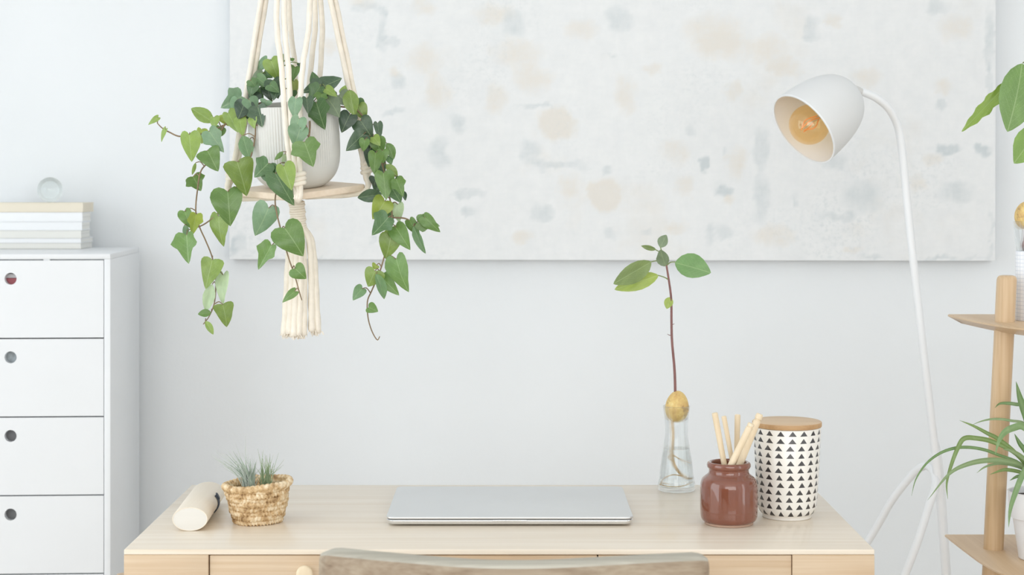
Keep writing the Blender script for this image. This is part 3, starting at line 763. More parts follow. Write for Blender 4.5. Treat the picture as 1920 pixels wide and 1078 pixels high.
# ------------------------------------------------------------------ hanging planter: macrame hanger
YH = 2.60
TILT = math.radians(6.3)
BC = Vector((W(560, 0, YH).x, YH, W(0, 350, YH).z))          # centre of the board's upper face
ROLL = math.radians(-2.2)
TB = Matrix.Translation(BC) @ Matrix.Rotation(ROLL, 4, 'Y') @ Matrix.Rotation(TILT, 4, 'X')   # board and pot hang tipped a little towards the room
def hanger():
    HD = 131 * sc(YH)
    ring_p = W(556, -330, YH)
    root = thing('plant_hanger', W(556, -330, YH), 'white cotton macrame hanger with a square wooden board and tassel', 'hanger')
    q = HD; e = .006
    out = []
    for cx_, cy_ in ((q, 0), (0, q), (-q, 0), (0, -q)):
        v = Vector((cx_, cy_)).normalized(); t = Vector((-v.y, v.x))
        for k in (-1, -.5, 0, .5, 1):
            p = Vector((cx_, cy_)) - v * (e + e * .55 * abs(k) ** 1.5 * .9) + t * k * e
            out.append((p.x, p.y))
    obj('board', xf(prism(out, -.0098, 0, .0015), TB), M['board'], root)
    top = [W(556, -320, YH) + Vector((dx, dy, 0)) for dx, dy in ((-.03, 0), (.03, 0), (0, -.012), (0, .012))]
    rc = .0041
    left, right = TB @ Vector((-q + .006, 0, .0)), TB @ Vector((q - .006, 0, .0))
    front, back = TB @ Vector((0, -q + .004, 0)), TB @ Vector((0, q - .006, 0))
    under = TB @ Vector((0, -.004, -.0150))
    def cord(pts, r=rc):
        obj('cord', tube(pts, r, 10, 6, rad=lambda fr, ph: 1 + .10 * math.cos(3 * (ph - fr * 130))), M['cord'], root, angle=0)
    def P(px, py, Y): return W(px, py, Y)
    tp = P(553, -318, YH)
    # left pair
    for k, off in enumerate((-4.6, 4.6)):
        dy = (-.003, .003)[k]
        cord([P(553 + off * .5, -318, YH + dy), P(524 + off, -160, YH + dy), P(494 + off, 0, YH + dy), P(470 + off * .9, 150, YH + dy), P(443 + off * .7, 300, YH + dy), P(431 + off * .5, 338, YH + dy), left + Vector((-.006, dy, -.004)), TB @ Vector((-q * .8, dy, -.0145)), under + Vector((-.01, dy, 0))])
    for k, off in enumerate((-4.6, 4.6)):
        dy = (-.003, .003)[k]
        cord([P(559 + off * .5, -318, YH + dy), P(590 + off, -160, YH + dy), P(624 + off, 0, YH + dy), P(655 + off * .9, 150, YH + dy), P(678 + off * .9, 265, YH + dy), P(687 + off * .6, 325, YH + dy), right + Vector((.005, dy, -.004)), TB @ Vector((q * .8, dy, -.0145)), under + Vector((.01, dy, 0))])
    YFr = front.y - .005
    for x0, x1, x2, x3 in ((519, 528, 537, 549.5), (533, 541, 547, 556), (581, 567, 560.5, 563)):
        tx = 545 if x0 < 550 else 566
        cord([P(tx, -318, YH - .006), P(x0, 0, YH - .045), P(x1, 130, YH - .075), P(x2, 250, YFr + .004), P(x3, 345, YFr), P(x3 + (559 - x3) * .35, 372, YFr), TB @ Vector(((x3 - 559) * sc(YH) * .5, -q * .72, -.0150)), under + Vector((0, -.008, 0))])
    for x0, x1, x2 in ((542, 553, 558), (590.5, 583, 572), (601.5, 601, 590)):
        tx = 548 if x0 < 550 else 566
        cord([P(tx, -318, YH + .006), P(x0, 0, YH + .035), P(x1, 125, YH + .06), P(x2, 250, YH + .085), back + Vector(((x2 - 573) * sc(YH) * .5, .006, .004)), back + Vector(((x2 - 573) * sc(YH) * .3, .004, -.012)), under + Vector((0, .012, 0))])
    # knots near the corners
    def knot(p, r, name='knot', n=3, ax=Vector((0, 0, 1))):
        gs = []
        for i in range(n):
            pts = []
            for k in range(14):
                a = 2 * PI * k / 14
                pts.append(p + Vector((r * math.cos(a), r * .8 * math.sin(a), (i - (n - 1) / 2) * .0066 + .002 * math.cos(a))))
            gs.append(tube(pts, .0036, 8, 0, closed=True))
        obj(name, join(*gs), M['cord'], root, angle=0)
    knot(P(689, 313, YH), .0075); knot(P(435, 325, YH), .0070)
    knot(W(559, 336, YFr), .0088, n=3)
    # wrapped neck and tassel below the board
    yt = YH - .012
    wr = []
    nz = 11
    for i in range(nz):
        py = 380 + i * 4.6; c = P(556.5 + i * .35, py, yt); r = (12.6 + .8 * math.sin(i * 2.1)) * sc(YH)
        pts = [c + Vector((r * math.cos(2 * PI * k / 20), r * math.sin(2 * PI * k / 20), .0012 * math.sin(2 * PI * k / 20 + .6))) for k in range(20)]
        wr.append(tube(pts, .0022, 6, 0, closed=True))
    obj('wrapped_neck', join(*wr, tube([P(556.5, 376, yt), P(560, 432, yt)], .0096, 14, 4)), M['cord'], root, angle=0)
    rg = random.Random(2)
    strands = [(546, 540, 533), (549, 548, 542), (554, 556, 551), (558, 564, 560), (562, 570, 569), (552, 552, 547), (557, 560, 556), (547, 545, 538), (561, 566, 565), (564, 583.5, 585), (566, 590, 596), (563, 587, 591)]
    for i, (a, b, c) in enumerate(strands):
        dy = (-.008, -.012, -.014, -.013, -.009, .000, .002, .004, .002, -.006, -.003, .004)[i]
        pts = [P(a, 424, yt + dy * .55), P((a + b) / 2 + (5 if i > 8 else 0), 448, yt + dy * .9), P(b, 500, yt + dy), P((b + c) / 2, 570, yt + dy), P(c, (626 if c < 550 else 631 if c < 575 else 624) + rg.uniform(-3, 3), yt + dy)]
        st = obj('tassel_strand', tube(pts, [.0044, .0048, .0052, .0056], 9, 6, rad=lambda fr, ph: 1 + .09 * math.cos(3 * (ph - fr * 40))), M['cord'], root, angle=0)
        fr = []
        e = pts[-1]
        for _ in range(14):
            o = Vector((rg.gauss(0, .0026), rg.gauss(0, .0024), 0))
            fr.append(tube([e + o + Vector((0, 0, .002)), e + o * 1.25 + Vector((rg.gauss(0, .0012), 0, -rg.uniform(.002, .006)))], .0006, 4, 2))
        obj('frayed_end', join(*fr), M['cord'], st, kind='stuff')
    # gathering knot, ring and rope up to the ceiling hook (above the frame)
    c = P(556, -330, YH)
    gs = [tube([c + Vector((.014 * math.cos(2 * PI * k / 16), .010 * math.sin(2 * PI * k / 16), dz)) for k in range(16)], .005, 8, 0, closed=True) for dz in (-.006, .003, .012)]
    obj('top_knot', join(*gs), M['cord'], root, angle=0)
    obj('rope', tube([c + Vector((0, 0, -.01)), c + Vector((0, 0, .3)), Vector((c.x, c.y, ZC - .03))], .006, 10, 6), M['cord'], root)
    obj('ceiling_hook', join(tube([Vector((c.x - .01, c.y, ZC - .045)), Vector((c.x, c.y, ZC - .055)), Vector((c.x + .012, c.y, ZC - .04)), Vector((c.x, c.y, ZC - .02)), Vector((c.x, c.y, ZC))], .0025, 8, 6)), M['lamp_joint'], root)
hanger()

# ------------------------------------------------------------------ potted ivy
def ivy():
    s = sc(YH)
    pc = TB @ Vector((W(556.5, 0, YH).x - BC.x, 0, 0.0002))
    root = thing('potted_ivy', pc, 'trailing green ivy in a fluted white pot on the hanging board', 'plant')
    TP = Matrix.Translation(pc) @ Matrix.Rotation(ROLL, 4, 'Y') @ Matrix.Rotation(TILT, 4, 'X')
    hp = 155 * s; R = 84.5 * s
    prof = [(.001, 0), (R * .56, 0), (R * .62, .0015), (R * .74, .007), (R * .88, .018), (R * .965, .033), (R, .055), (R, hp * .75), (R * .99, hp - .001), (R * .975, hp), (R * .94, hp), (R * .93, hp - .004), (R * .92, hp * .6)]
    pr = prof[:3] + smooth_prof(prof[2:8], 4)[1:] + prof[8:]
    def rf(r, z, a):
        if r < R * .965 or z > hp - .002: return r
        k = min(1, max(0, (z - .03) / .02))
        return r - .0013 * k * (0.5 + .5 * math.cos(a * 96))
    obj('pot', xf(lathe(pr, 576, rfun=rf, cap0=True, cap1=False), TP), M['ceramic'], root, angle=35)
    obj('soil', xf(lathe([(.001, hp * .87), (R * .925, hp * .86)], 40, cap0=True, cap1=False), TP), M['soil'], root)
    rg = random.Random(11)
    L = [ # base x,y, tip x,y, width(px), shape, tone, depth
     (296,220,277,234,12,'h','light',2.57),(310,242,301,267,11,'h','light',2.565),(355,252,359,304,40,'h','light',2.56),(379,243,379,270,26,'h','yellow',2.575),
     (400,229,358,202,26,'n','olive',2.57),(401,220,402,242,20,'h','light',2.565),(392,246,420,286,42,'v','blue',2.555),(389,282,409,321,46,'t','mid',2.548),
     (362,331,377,358,40,'v','mid',2.562),(367,305,360,328,7,'n','light',2.57),
     (453,181,414,203,48,'v','blue',2.575),(446,186,440,222,32,'h','blue',2.562),(459,192,447,224,42,'h','vdark',2.55),(466,186,479,212,30,'h','blue',2.545),
     (484,201,493,239,42,'v','dark',2.535),(500,188,497,200,24,'h','blue',2.55),(428,212,447,249,30,'h','olive',2.555),(449,222,455,255,26,'h','light',2.545),
     (425,216,428,236,34,'h','yellow',2.57),(474,220,476,241,19,'h','light',2.535),(455,254,468,299,28,'n','bmid',2.540),(467,262,474,280,11,'n','mid',2.55),(445,303,464,368,56,'t','olive',2.525),
     (500,112,477,138,20,'h','blue',2.60),(508,113,523,151,34,'h','light',2.585),(492,140,472,146,26,'h','grey',2.59),(482,146,506,164,24,'h','bmid',2.575),
     (476,156,467,182,26,'h','dmid',2.57),(512,150,522,184,36,'h','dark',2.565),(500,163,508,188,24,'h','vdark',2.58),(480,172,466,190,28,'h','vdark',2.575),
     (486,165,492,188,20,'h','dmid',2.582),(519,122,526,152,22,'h','yolive',2.59),(506,158,524,172,22,'h','bmid',2.56),
     (553,126,548,152,22,'h','mid',2.60),(561,119,563,128,9,'h','dark',2.6),(551,152,552,182,18,'h','yolive',2.6),(545,109,549,115,9,'n','mid',2.6),(549,170,547,186,16,'h','dmid',2.585),
     (554,186,551,225,30,'h','blue',2.478),(575,184,578,214,22,'h','dark',2.50),(561,222,547,262,32,'h','blue',2.476),(563,240,552,276,40,'h','blue',2.473),(571,266,588,313,58,'v','mid',2.462),
     (593,192,609,244,54,'v','dmid',2.525),(602,160,566,174,34,'v','dark',2.555),(603,163,642,147,34,'h','dark',2.56),(591,156,586,133,20,'h','dmid',2.575),
     (600,163,578,192,32,'v','dmid',2.545),(611,166,632,181,18,'h','light',2.54),(614,184,639,218,40,'h','grey',2.545),(604,176,600,196,30,'v','mid',2.538),
     (636,178,655,198,34,'h','grey',2.56),(642,174,648,159,16,'h','light',2.565),(655,168,664,216,30,'n','olive',2.56),(622,170,610,188,26,'h','vdark',2.57),
     (656,214,640,248,36,'h','vdark',2.555),(673,198,686,226,28,'h','olive',2.572),(676,226,699,260,40,'h','dark',2.56),(708,231,712,261,17,'h','dark',2.575),
     (681,252,648,283,34,'h','dark',2.555),(684,262,681,285,21,'h','mid',2.546),(700,256,713,272,20,'h','light',2.56),(704,262,716,290,32,'h','mid',2.565),
     (704,287,701,327,28,'h','mid',2.542),(694,278,692,314,26,'h','vdark',2.575),(725,268,739,298,17,'n','mid',2.57),(717,282,718,306,26,'h','mid',2.555),
     (728,293,734,309,17,'h','bmid',2.575),(724,308,746,332,18,'n','olive',2.565),(719,325,724,375,37,'h','mid',2.54),(743,336,756,369,31,'v','mid',2.535),
     (733,350,752,380,36,'t','dmid',2.56),(710,300,722,326,26,'h','dark',2.585),(698,262,706,286,26,'h','vdark',2.588),(712,338,704,364,28,'h','dark',2.59),(730,388,736,412,24,'h','dmid',2.585),(744,330,751,340,12,'n','dmid',2.55),(668,190,680,212,24,'h','dmid',2.585),(628,196,618,214,24,'h','vdark',2.56),(470,150,482,166,22,'v','bmid',2.565),(520,170,512,188,26,'v','dark',2.56),(496,134,510,146,20,'h','dmid',2.595),(440,212,452,232,26,'h','mid',2.575),(462,206,470,226,24,'v','dark',2.56),(413,240,402,262,24,'h','mid',2.57),(757,358,760,376,9,'n','dark',2.575),(716,364,670,371,26,'n','dark',2.56),(705,335,700,350,26,'h','vdark',2.585),(722,377,700,412,40,'h','yellow',2.56),
     (746,383,748,418,26,'h','pale',2.57),(728,408,698,442,50,'v','dmid',2.535),(742,426,769,468,36,'h','mid',2.545),(733,430,744,452,34,'h','light',2.56),
     (733,443,724,487,41,'h','olive',2.548),(784,417,825,424,36,'v','mid',2.56),(775,424,797,476,15,'n','bmid',2.555),(768,414,787,444,22,'h','mid',2.565),(796,407,826,436,26,'h','mid',2.553),
     (742,485,763,549,44,'h','mid',2.545),(716,520,748,554,32,'t','mid',2.555),(703,508,690,538,40,'h','olive',2.545),(705,513,722,561,17,'n','bmid',2.538),
     (679,541,660,563,25,'h','bmid',2.55),(691,576,709,584,21,'h','mid',2.552),(706,497,700,505,16,'h','yellow',2.56),
     (503,306,476,333,46,'v','dmid',2.50),(500,318,521,350,40,'h','dmid',2.505),(516,325,551,386,46,'h','dmid',2.485),(532,311,547,357,36,'h','light',2.472),(522,308,529,334,12,'n','yellow',2.478),
     (531,284,515,300,9,'n','mid',2.49),(534,288,530,309,10,'n','pale',2.495),(524,232,529,250,10,'h','bmid',2.53),
     (504,390,479,445,48,'h','blue',2.488),(534,427,570,480,62,'h','mid',2.476),(509,460,484,506,38,'v','mid',2.485),(553,503,574,523,34,'h','mid',2.485),(553,546,528,567,18,'h','mid',2.487),
     (427,359,432,424,60,'h','mid',2.535),(409,405,415,464,40,'h','olive',2.545),(346,396,358,428,27,'h','mid',2.55),(368,402,360,441,30,'v','yellow',2.545),
     (350,441,354,495,50,'v','mid',2.54),(346,422,350,442,12,'n','blue',2.545),(398,487,385,542,44,'t','olive',2.54),(418,515,415,573,30,'h','pale',2.545),
     (398,533,386,584,24,'n','pale',2.55),(418,571,427,614,37,'t','olive',2.538),(396,586,371,589,15,'n','mid',2.54),(385,602,400,627,12,'n','light',2.54)]
    V = [ # vines
     [(500,190,2.59),(452,205,2.57),(420,236,2.565),(405,268,2.56),(393,300,2.558),(377,320,2.553),(371,350,2.553),(367,395,2.556),(374,425,2.55),(386,452,2.548),(398,483,2.546),(404,520,2.55),(404,552,2.55),(400,575,2.545),(391,595,2.545),(381,608,2.543)],
     [(422,234,2.565),(382,250,2.578),(340,256,2.57),(318,248,2.57),(304,240,2.57),(295,231,2.57)],
     [(505,192,2.57),(480,215,2.545),(479,250,2.54),(474,280,2.54),(467,303,2.535),(455,340,2.54),(440,352,2.54)],
     [(440,352,2.54),(425,385,2.55),(407,402,2.553),(380,422,2.555),(352,431,2.55)],
     [(578,195,2.56),(581,240,2.52),(572,282,2.505),(546,305,2.492),(524,340,2.512),(516,372,2.495),(519,400,2.49),(527,432,2.49),(540,480,2.49),(553,518,2.49),(562,550,2.49),(566,563,2.49)],
     [(615,195,2.57),(640,200,2.56),(668,205,2.565),(690,235,2.572),(705,272,2.572),(718,312,2.57),(727,352,2.568),(733,385,2.567),(735,412,2.563),(728,450,2.56),(718,490,2.557),(710,515,2.556),(697,545,2.556),(689,565,2.555),(690,595,2.555),(697,620,2.555),(707,637,2.555),(712,631,2.553)],
     [(735,408,2.565),(757,409,2.568),(770,415,2.568),(786,430,2.565),(800,428,2.562),(815,432,2.56)],
     [(530,190,2.575),(532,140,2.585),(531,101,2.58)], [(510,190,2.59),(500,150,2.6),(505,120,2.59)], [(585,195,2.58),(592,165,2.58),(600,160,2.57)]]
    vp, vparts = [], []
    for v in V:
        pts = spline([W(*p) for p in v], 5); vp.append(pts); vparts.append([tube([W(*p) for p in v], [.0014, .0012, .0011, .0008], 6, 5)])
    for (bx, by, tx, ty, w, k, tone, Y) in L:
        base, tip = W(bx, by, Y), W(tx, ty, Y + rg.uniform(-.006, .006))
        w_m = w * sc(Y)
        place_leaf(root, LM[(k, rg.randrange(6))], base, tip, w_m, tone, rg, .45, .45)
        # petiole from the leaf's notch to the nearest vine
        bi, bp, bd = 0, None, 9
        for i, pts in enumerate(vp):
            for q in pts:
                d = (q - base).length
                if d < bd: bi, bp, bd = i, q, d
        if .004 < bd < .06:
            mid = base.lerp(bp, .5) + Vector((0, .003, .004))
            vparts[bi].append(tube([base, mid, bp], [.0007, .0008, .0009], 5, 3))
    for i, g in enumerate(vparts):
        obj('vine', join(*g), M['vine'] if i not in (7, 8, 9) else M['petiole'], root, angle=0)
ivy()

# ------------------------------------------------------------------ avocado seed in glass carafe
def seed_mat():
    m = NT('avocado_stone'); v = m.coord()
    n = m.noise(v, 60, 5, 0.7); n2 = m.noise(m.coord(loc=(3, 1, 2)), 45, 3, .6)
    c = m.ramp(n, [(0.3, lin((200, 158, 100))), (0.55, lin((224, 194, 124))), (0.7, lin((236, 216, 152)))])
    c = m.mix(m.smooth(n2, 0.56, 0.68), c, lin((124, 88, 62)))
    m.base(c); m.set(Roughness=0.5); m.bump(n, .3, .001); return m.m
M['seed'] = seed_mat()
def seed_geo(c, hw, hh, tiltz=0.1):
    n = 20; prof = []
    for k in range(n + 1):
        a = PI * k / n; t = -math.cos(a)
        prof.append((max(1e-4, hw * math.sin(a) * (1.0 - .10 * t)), hh * t))
    def rf(r, z, a):     # the cleft between the two halves
        d = min(abs(math.sin((a - 4.35) / 2)), abs(math.sin((a - 4.35 - PI) / 2)))
        return r * (1 - .10 * math.exp(-(d / .055) ** 2))
    return xf(lathe(prof, 96, cap0=False, cap1=False, rfun=rf), Matrix.Translation(c) @ Matrix.Rotation(tiltz, 4, 'Y'))
def avocado():
    Yv = 2.806; s = sc(Yv); cx = W(1268.5, 0, Yv).x; C = Vector((cx, Yv, DESK_Z))
    root = thing('glass_carafe', C, 'small clear glass carafe with water at the back of the desk', 'carafe')
    pz = lambda py: W(0, py, Yv).z - DESK_Z
    out = [(31, .0), (34, .0012), (35.2, .005), (35.0, .011), (33, pz(897)), (29.5, pz(868)), (26, pz(845)), (22.6, pz(825)), (21.4, pz(808)), (22, pz(790)), (23.8, pz(772)), (25.4, pz(761))]
    outer = smooth_prof([(r * s, z) for r, z in out], 4)
    th = .0016
    inn = [(max(r - th, .001), z) for r, z in outer if z > .0075]
    inner = [(inn[0][0] * .05, .0075)] + [(inn[0][0] * .9, .0076)] + inn
    prof = [(.001, 0.0012), (outer[0][0] * .8, .0012)] + outer + [(outer[-1][0] - th * .5, outer[-1][1] + .0006)] + inner[::-1]
    obj('glass_body', lathe(prof, 64, C, True, True), M['glass'], root, angle=0)
    zl = pz(840)
    wp = [(r - .00025, z) for r, z in inner if z <= zl]
    wp[0] = (.0005, inner[0][1] + .0003); wp[1] = (wp[1][0], wp[1][1] + .0003)
    wp += [(wp[-1][0] , zl), (.0005, zl)]
    obj('water', lathe(wp, 64, C, True, True), M['water'], root, angle=30)
    r2 = thing('avocado_seedling', W(1269, 791, Yv), 'avocado stone sprouting a red stem and leaves above the carafe', 'plant')
    sc_ = W(1269.5, 762, Yv)
    obj('seed', seed_geo(sc_, 22.0 * s, 29.5 * s, .08), M['seed'], r2, angle=0)
    st = [(1265, 745), (1266, 732), (1264.5, 690), (1260, 640), (1259, 600), (1258.5, 560), (1254, 525), (1249.5, 497)]
    obj('stem', tube([W(x, y, Yv) for x, y in st], [.0024, .0021, .0019, .0016], 8, 5), M['avo_stem'], r2)
    roots = []
    A_ = lambda x, y, d=0: W(x, y, Yv + d)
    roots.append(tube([A_(1260, 785), A_(1262, 815), A_(1261, 845), A_(1264, 868), A_(1273, 886), A_(1285, 897), A_(1294, 897)], [.0022, .0021, .0024, .0021, .0017, .0012], 8, 6))
    for p in ([(1262, 852, 0), (1275, 862, .004), (1290, 872, .008), (1296, 880, .008)], [(1280, 893, 0), (1262, 890, -.008), (1244, 899, -.012), (1238, 910, -.01)], [(1238, 908, -.008), (1255, 912, -.016), (1280, 911, -.014), (1297, 903, -.004)],
              [(1262, 848, 0), (1256, 858, -.006), (1262, 866, -.01)], [(1240, 906, .008), (1265, 908, .018), (1290, 908, .014), (1297, 890, .004)]):
        roots.append(tube([A_(*q) for q in p], [.0010, .0008, .0005], 6, 5))
    obj('root', join(*roots), M['root'], r2)
    rg = random.Random(5)
    def lf(bx, by, tx, ty, w, tone, vx, y0=0, y1=0, tilt=.3, shape=None):
        place_leaf(r2, AM[vx] if shape is None else shape, W(bx, by, Yv + y0), W(tx, ty, Yv + y1), w * s, tone, rg, tilt, .15)
    TONES.update({'avo': (118, 158, 96), 'avo_d': (128, 148, 88), 'avo_y': (164, 184, 88), 'avo_g': (132, 150, 118)})
    lf(1265, 492, 1332, 510, 44, 'avo', 0, .0, -.02); lf(1221, 491, 1149, 533, 36, 'avo_d', 1, -.004, -.02); lf(1235, 516, 1152, 543, 32, 'avo_y', 2, .004, .01)
    lf(1248, 499, 1237, 467, 22, 'avo_g', 1, 0, -.012); lf(1238, 464, 1250, 440, 20, 'avo_g', 0, 0, .004); lf(1230, 468, 1202, 461, 10, 'avo_d', 2, 0, .0); lf(1257, 557, 1250, 579, 17, 'avo_y', 2, 0, -.004)
    pet = [[(1250, 498), (1257, 492), (1266, 491)], [(1249, 497), (1235, 489), (1220, 491)], [(1253, 524), (1246, 520), (1234, 516)], [(1247, 496), (1244, 480), (1238, 463)], [(1242, 478), (1236, 472), (1229, 468)]]
    obj('petioles', join(*[tube([W(x, y, Yv) for x, y in p], [.0012, .001, .0009], 6, 4) for p in pet]), M['petiole'], r2)
    obj('stem_bud', join(tube([W(1259, 610, Yv), W(1262, 608, Yv), W(1265, 607, Yv)], [.0007, .0006, .0002], 5, 2), tube([W(1258, 629, Yv), W(1254, 628, Yv), W(1251, 626, Yv)], [.0007, .0006, .0002], 5, 2)), M['avo_stem'], r2)
avocado()

# ------------------------------------------------------------------ brown jar with sticks
def jar():
    cy = 2.536; s = sc(cy); cx = W(1366.5, 0, cy).x; C = Vector((cx, cy, DESK_Z)); pz = lambda py: W(0, py, cy).z - DESK_Z
    root = thing('stoneware_jar', C, 'glossy brown stoneware jar filled with wooden sticks', 'jar')
    out = [(44, .0035), (49, .0050), (52.5, .010), (53.6, .020), (53.8, pz(950)), (53.6, pz(915)), (52.5, pz(904)), (49, pz(896)), (43, pz(891)), (38.5, pz(887)), (37.2, pz(882)), (37.5, pz(878))]
    lip = [(39.4, pz(876.5)), (40.8, pz(873.5)), (40.8, pz(870)), (39.6, pz(867)), (37, pz(865.5)), (34, pz(866)), (32.5, pz(869)), (32, pz(880)), (34, pz(890)), (46, pz(905)), (48, pz(950)), (46, .012), (10, .010)]
    prof = smooth_prof([(r * s, z) for r, z in out], 4) + smooth_prof([(r * s, z) for r, z in lip], 3)
    obj('jar_body', lathe(prof, 72, C, True, True), M['jar'], root, angle=60)
    obj('foot_ring', lathe([(42 * s, 0.0), (45 * s, .0006), (46 * s, .0030), (44.5 * s, .0042)], 64, C, True, True), M['jar_foot'], root)
    data = [ # top px, low px, width, depth at the rim offset, label, cap
        ((1340, 774), (1357, 866), 11.5, -.004, 'thick pale wooden stick leaning left, leftmost in the brown jar', 0),
        ((1357, 780), (1373, 866), 9.5, .012, 'slim pale stick second from the left in the brown jar', 0),
        ((1383, 777), (1381, 866), 11, .020, 'upright pale stick in the middle of the brown jar', 0),
        ((1409, 794), (1373.5, 866), 13, -.0195, 'stick with a grooved end leaning right at the front of the jar', 1),
        ((1425, 776), (1389, 866), 14, -.002, 'tallest right-leaning stick with a knob end, rightmost in the jar', 2)]
    for (a, b, w, dy, lab, cap) in data:
        Yk = cy + dy
        T, B = W(a[0], a[1], Yk + dy * .3), W(b[0], b[1], Yk)
        zl = DESK_Z + .0125
        k = (B.z - zl) / (T.z - B.z); E = B - (T - B) * k
        lim = 44 * s
        v = Vector((E.x - cx, E.y - cy))
        while v.length > lim - w * s / 2 and E.z < B.z - .004:
            E = E + (B - E) * .05; v = Vector((E.x - cx, E.y - cy))
        t = thing('wooden_stick', E, lab, 'stick', 'wooden sticks in the brown jar')
        r = w * s / 2; d = (T - E).normalized(); Lk = (T - E).length
        prof = [(r * .86, 0), (r * .92, .001), (r * .92, Lk * .5), (r, Lk - .003), (r * .97, Lk - .0012), (r * .82, Lk)]
        if cap == 1: prof = [(r * .86, 0), (r * .9, .001), (r, Lk - .006), (r * .8, Lk - .0055), (r * .8, Lk - .0045), (r, Lk - .004), (r * .97, Lk - .0008), (r * .85, Lk)]
        if cap == 2: prof = [(r * .8, 0), (r * .86, .001), (r, Lk - .016), (r * .98, Lk - .0105), (r * .74, Lk - .0098), (r * .74, Lk - .0088), (r * .98, Lk - .0075), (r, Lk - .003), (r * .8, Lk)]
        Rm = Matrix.Translation(E) @ Vector((0, 0, 1)).rotation_difference(d).to_matrix().to_4x4()
        obj('stick_shaft', xf(lathe(prof, 20), Rm), M['stick'], t, angle=40)
jar()

# ------------------------------------------------------------------ canister
def canister():
    cy = 2.587; s = sc(cy); cx = W(1475.5, 0, cy).x; C = Vector((cx, cy, DESK_Z)); pz = lambda py: W(0, py, cy).z - DESK_Z
    root = thing('storage_canister', C, 'white ceramic canister printed with black triangles, with a bamboo lid', 'canister')
    ztop = pz(799)
    prof = [(44, 0), (45.5, .001), (45.5, .0045), (47, .006), (51, .0095), (54, .015), (55.3, .022), (58.6, .06), (63.3, ztop - .001), (62.5, ztop), (60.5, ztop), (60, ztop - .003), (55, .05), (48, .012), (4, .010)]
    pr = [(r * s, z) for r, z in prof]; pr = pr[:3] + smooth_prof(pr[3:8], 4) + pr[8:]
    m = NT('triangle_print')
    tc = m.node('ShaderNodeTexCoord'); sp = m.node('ShaderNodeSeparateXYZ'); m.l.new(tc.outputs['Object'], sp.inputs[0])
    Yf = cy - .046; ncol = 18; pitch = 13.85 * sc(Yf); z0 = W(0, 972, Yf).z - DESK_Z
    v = m.math('DIVIDE', m.math('SUBTRACT', sp.outputs[2], z0), pitch)
    row = m.math('FLOOR', v); fv = m.math('FRACT', v)
    h = m.math('FRACT', m.math('MULTIPLY', m.math('SINE', m.math('MULTIPLY', row, 12.99)), 437.5))
    ang = m.math('ARCTAN2', sp.outputs[1], sp.outputs[0])
    u = m.math('ADD', m.math('MULTIPLY', ang, ncol / (2 * PI)), m.math('ADD', m.math('MULTIPLY', h, .22), 50.06))
    u = m.math('SUBTRACT', u, m.math('MULTIPLY', row, .01))
    fu = m.math('ABSOLUTE', m.math('SUBTRACT', m.math('FRACT', u), .5))
    colr = m.math('FLOOR', u)
    h2 = m.math('FRACT', m.math('MULTIPLY', m.math('SINE', m.math('ADD', m.math('MULTIPLY', row, 7.1), m.math('MULTIPLY', colr, 3.7))), 91.7))
    a, b = .10, .80
    k = m.math('DIVIDE', m.math('SUBTRACT', b, fv), b - a)
    wobble = m.noise(tc.outputs['Object'], 900, 1)
    half = m.math('ADD', m.math('MULTIPLY', k, m.math('ADD', .30, m.math('MULTIPLY', h2, .08))), m.math('MULTIPLY', m.math('SUBTRACT', wobble, .5), .05))
    ins = m.math('MULTIPLY', m.math('LESS_THAN', fu, half), m.math('MULTIPLY', m.math('GREATER_THAN', fv, a), m.math('LESS_THAN', fv, b)))
    ins = m.math('MULTIPLY', ins, m.math('MULTIPLY', m.math('GREATER_THAN', row, -0.5), m.math('LESS_THAN', row, 11.5)))
    c = m.mix(ins, lin((238, 235, 228)), lin((62, 60, 60)))
    m.base(c); m.set(Roughness=0.3, Coat_Weight=0.2)
    obj('canister_body', lathe(pr, 72, C, True, True), m.m, root, angle=50)
    lr = 64.6 * s; t0 = ztop + .0004
    obj('lid', lathe([(lr * .97, 0), (lr * .995, .0006), (lr, .0016), (lr, .0062), (lr * .99, .0074), (lr * .975, .0079), (lr * .5, .0081), (.002, .0081)], 72, (cx, cy, DESK_Z + t0), True, True), M['lid'], root, angle=45)
    ld = root.children[-1]; ld.data.materials.append(M['lid_edge'])
    for f in ld.data.polygons:
        if abs(f.normal.z) < .4: f.material_index = 1
canister()

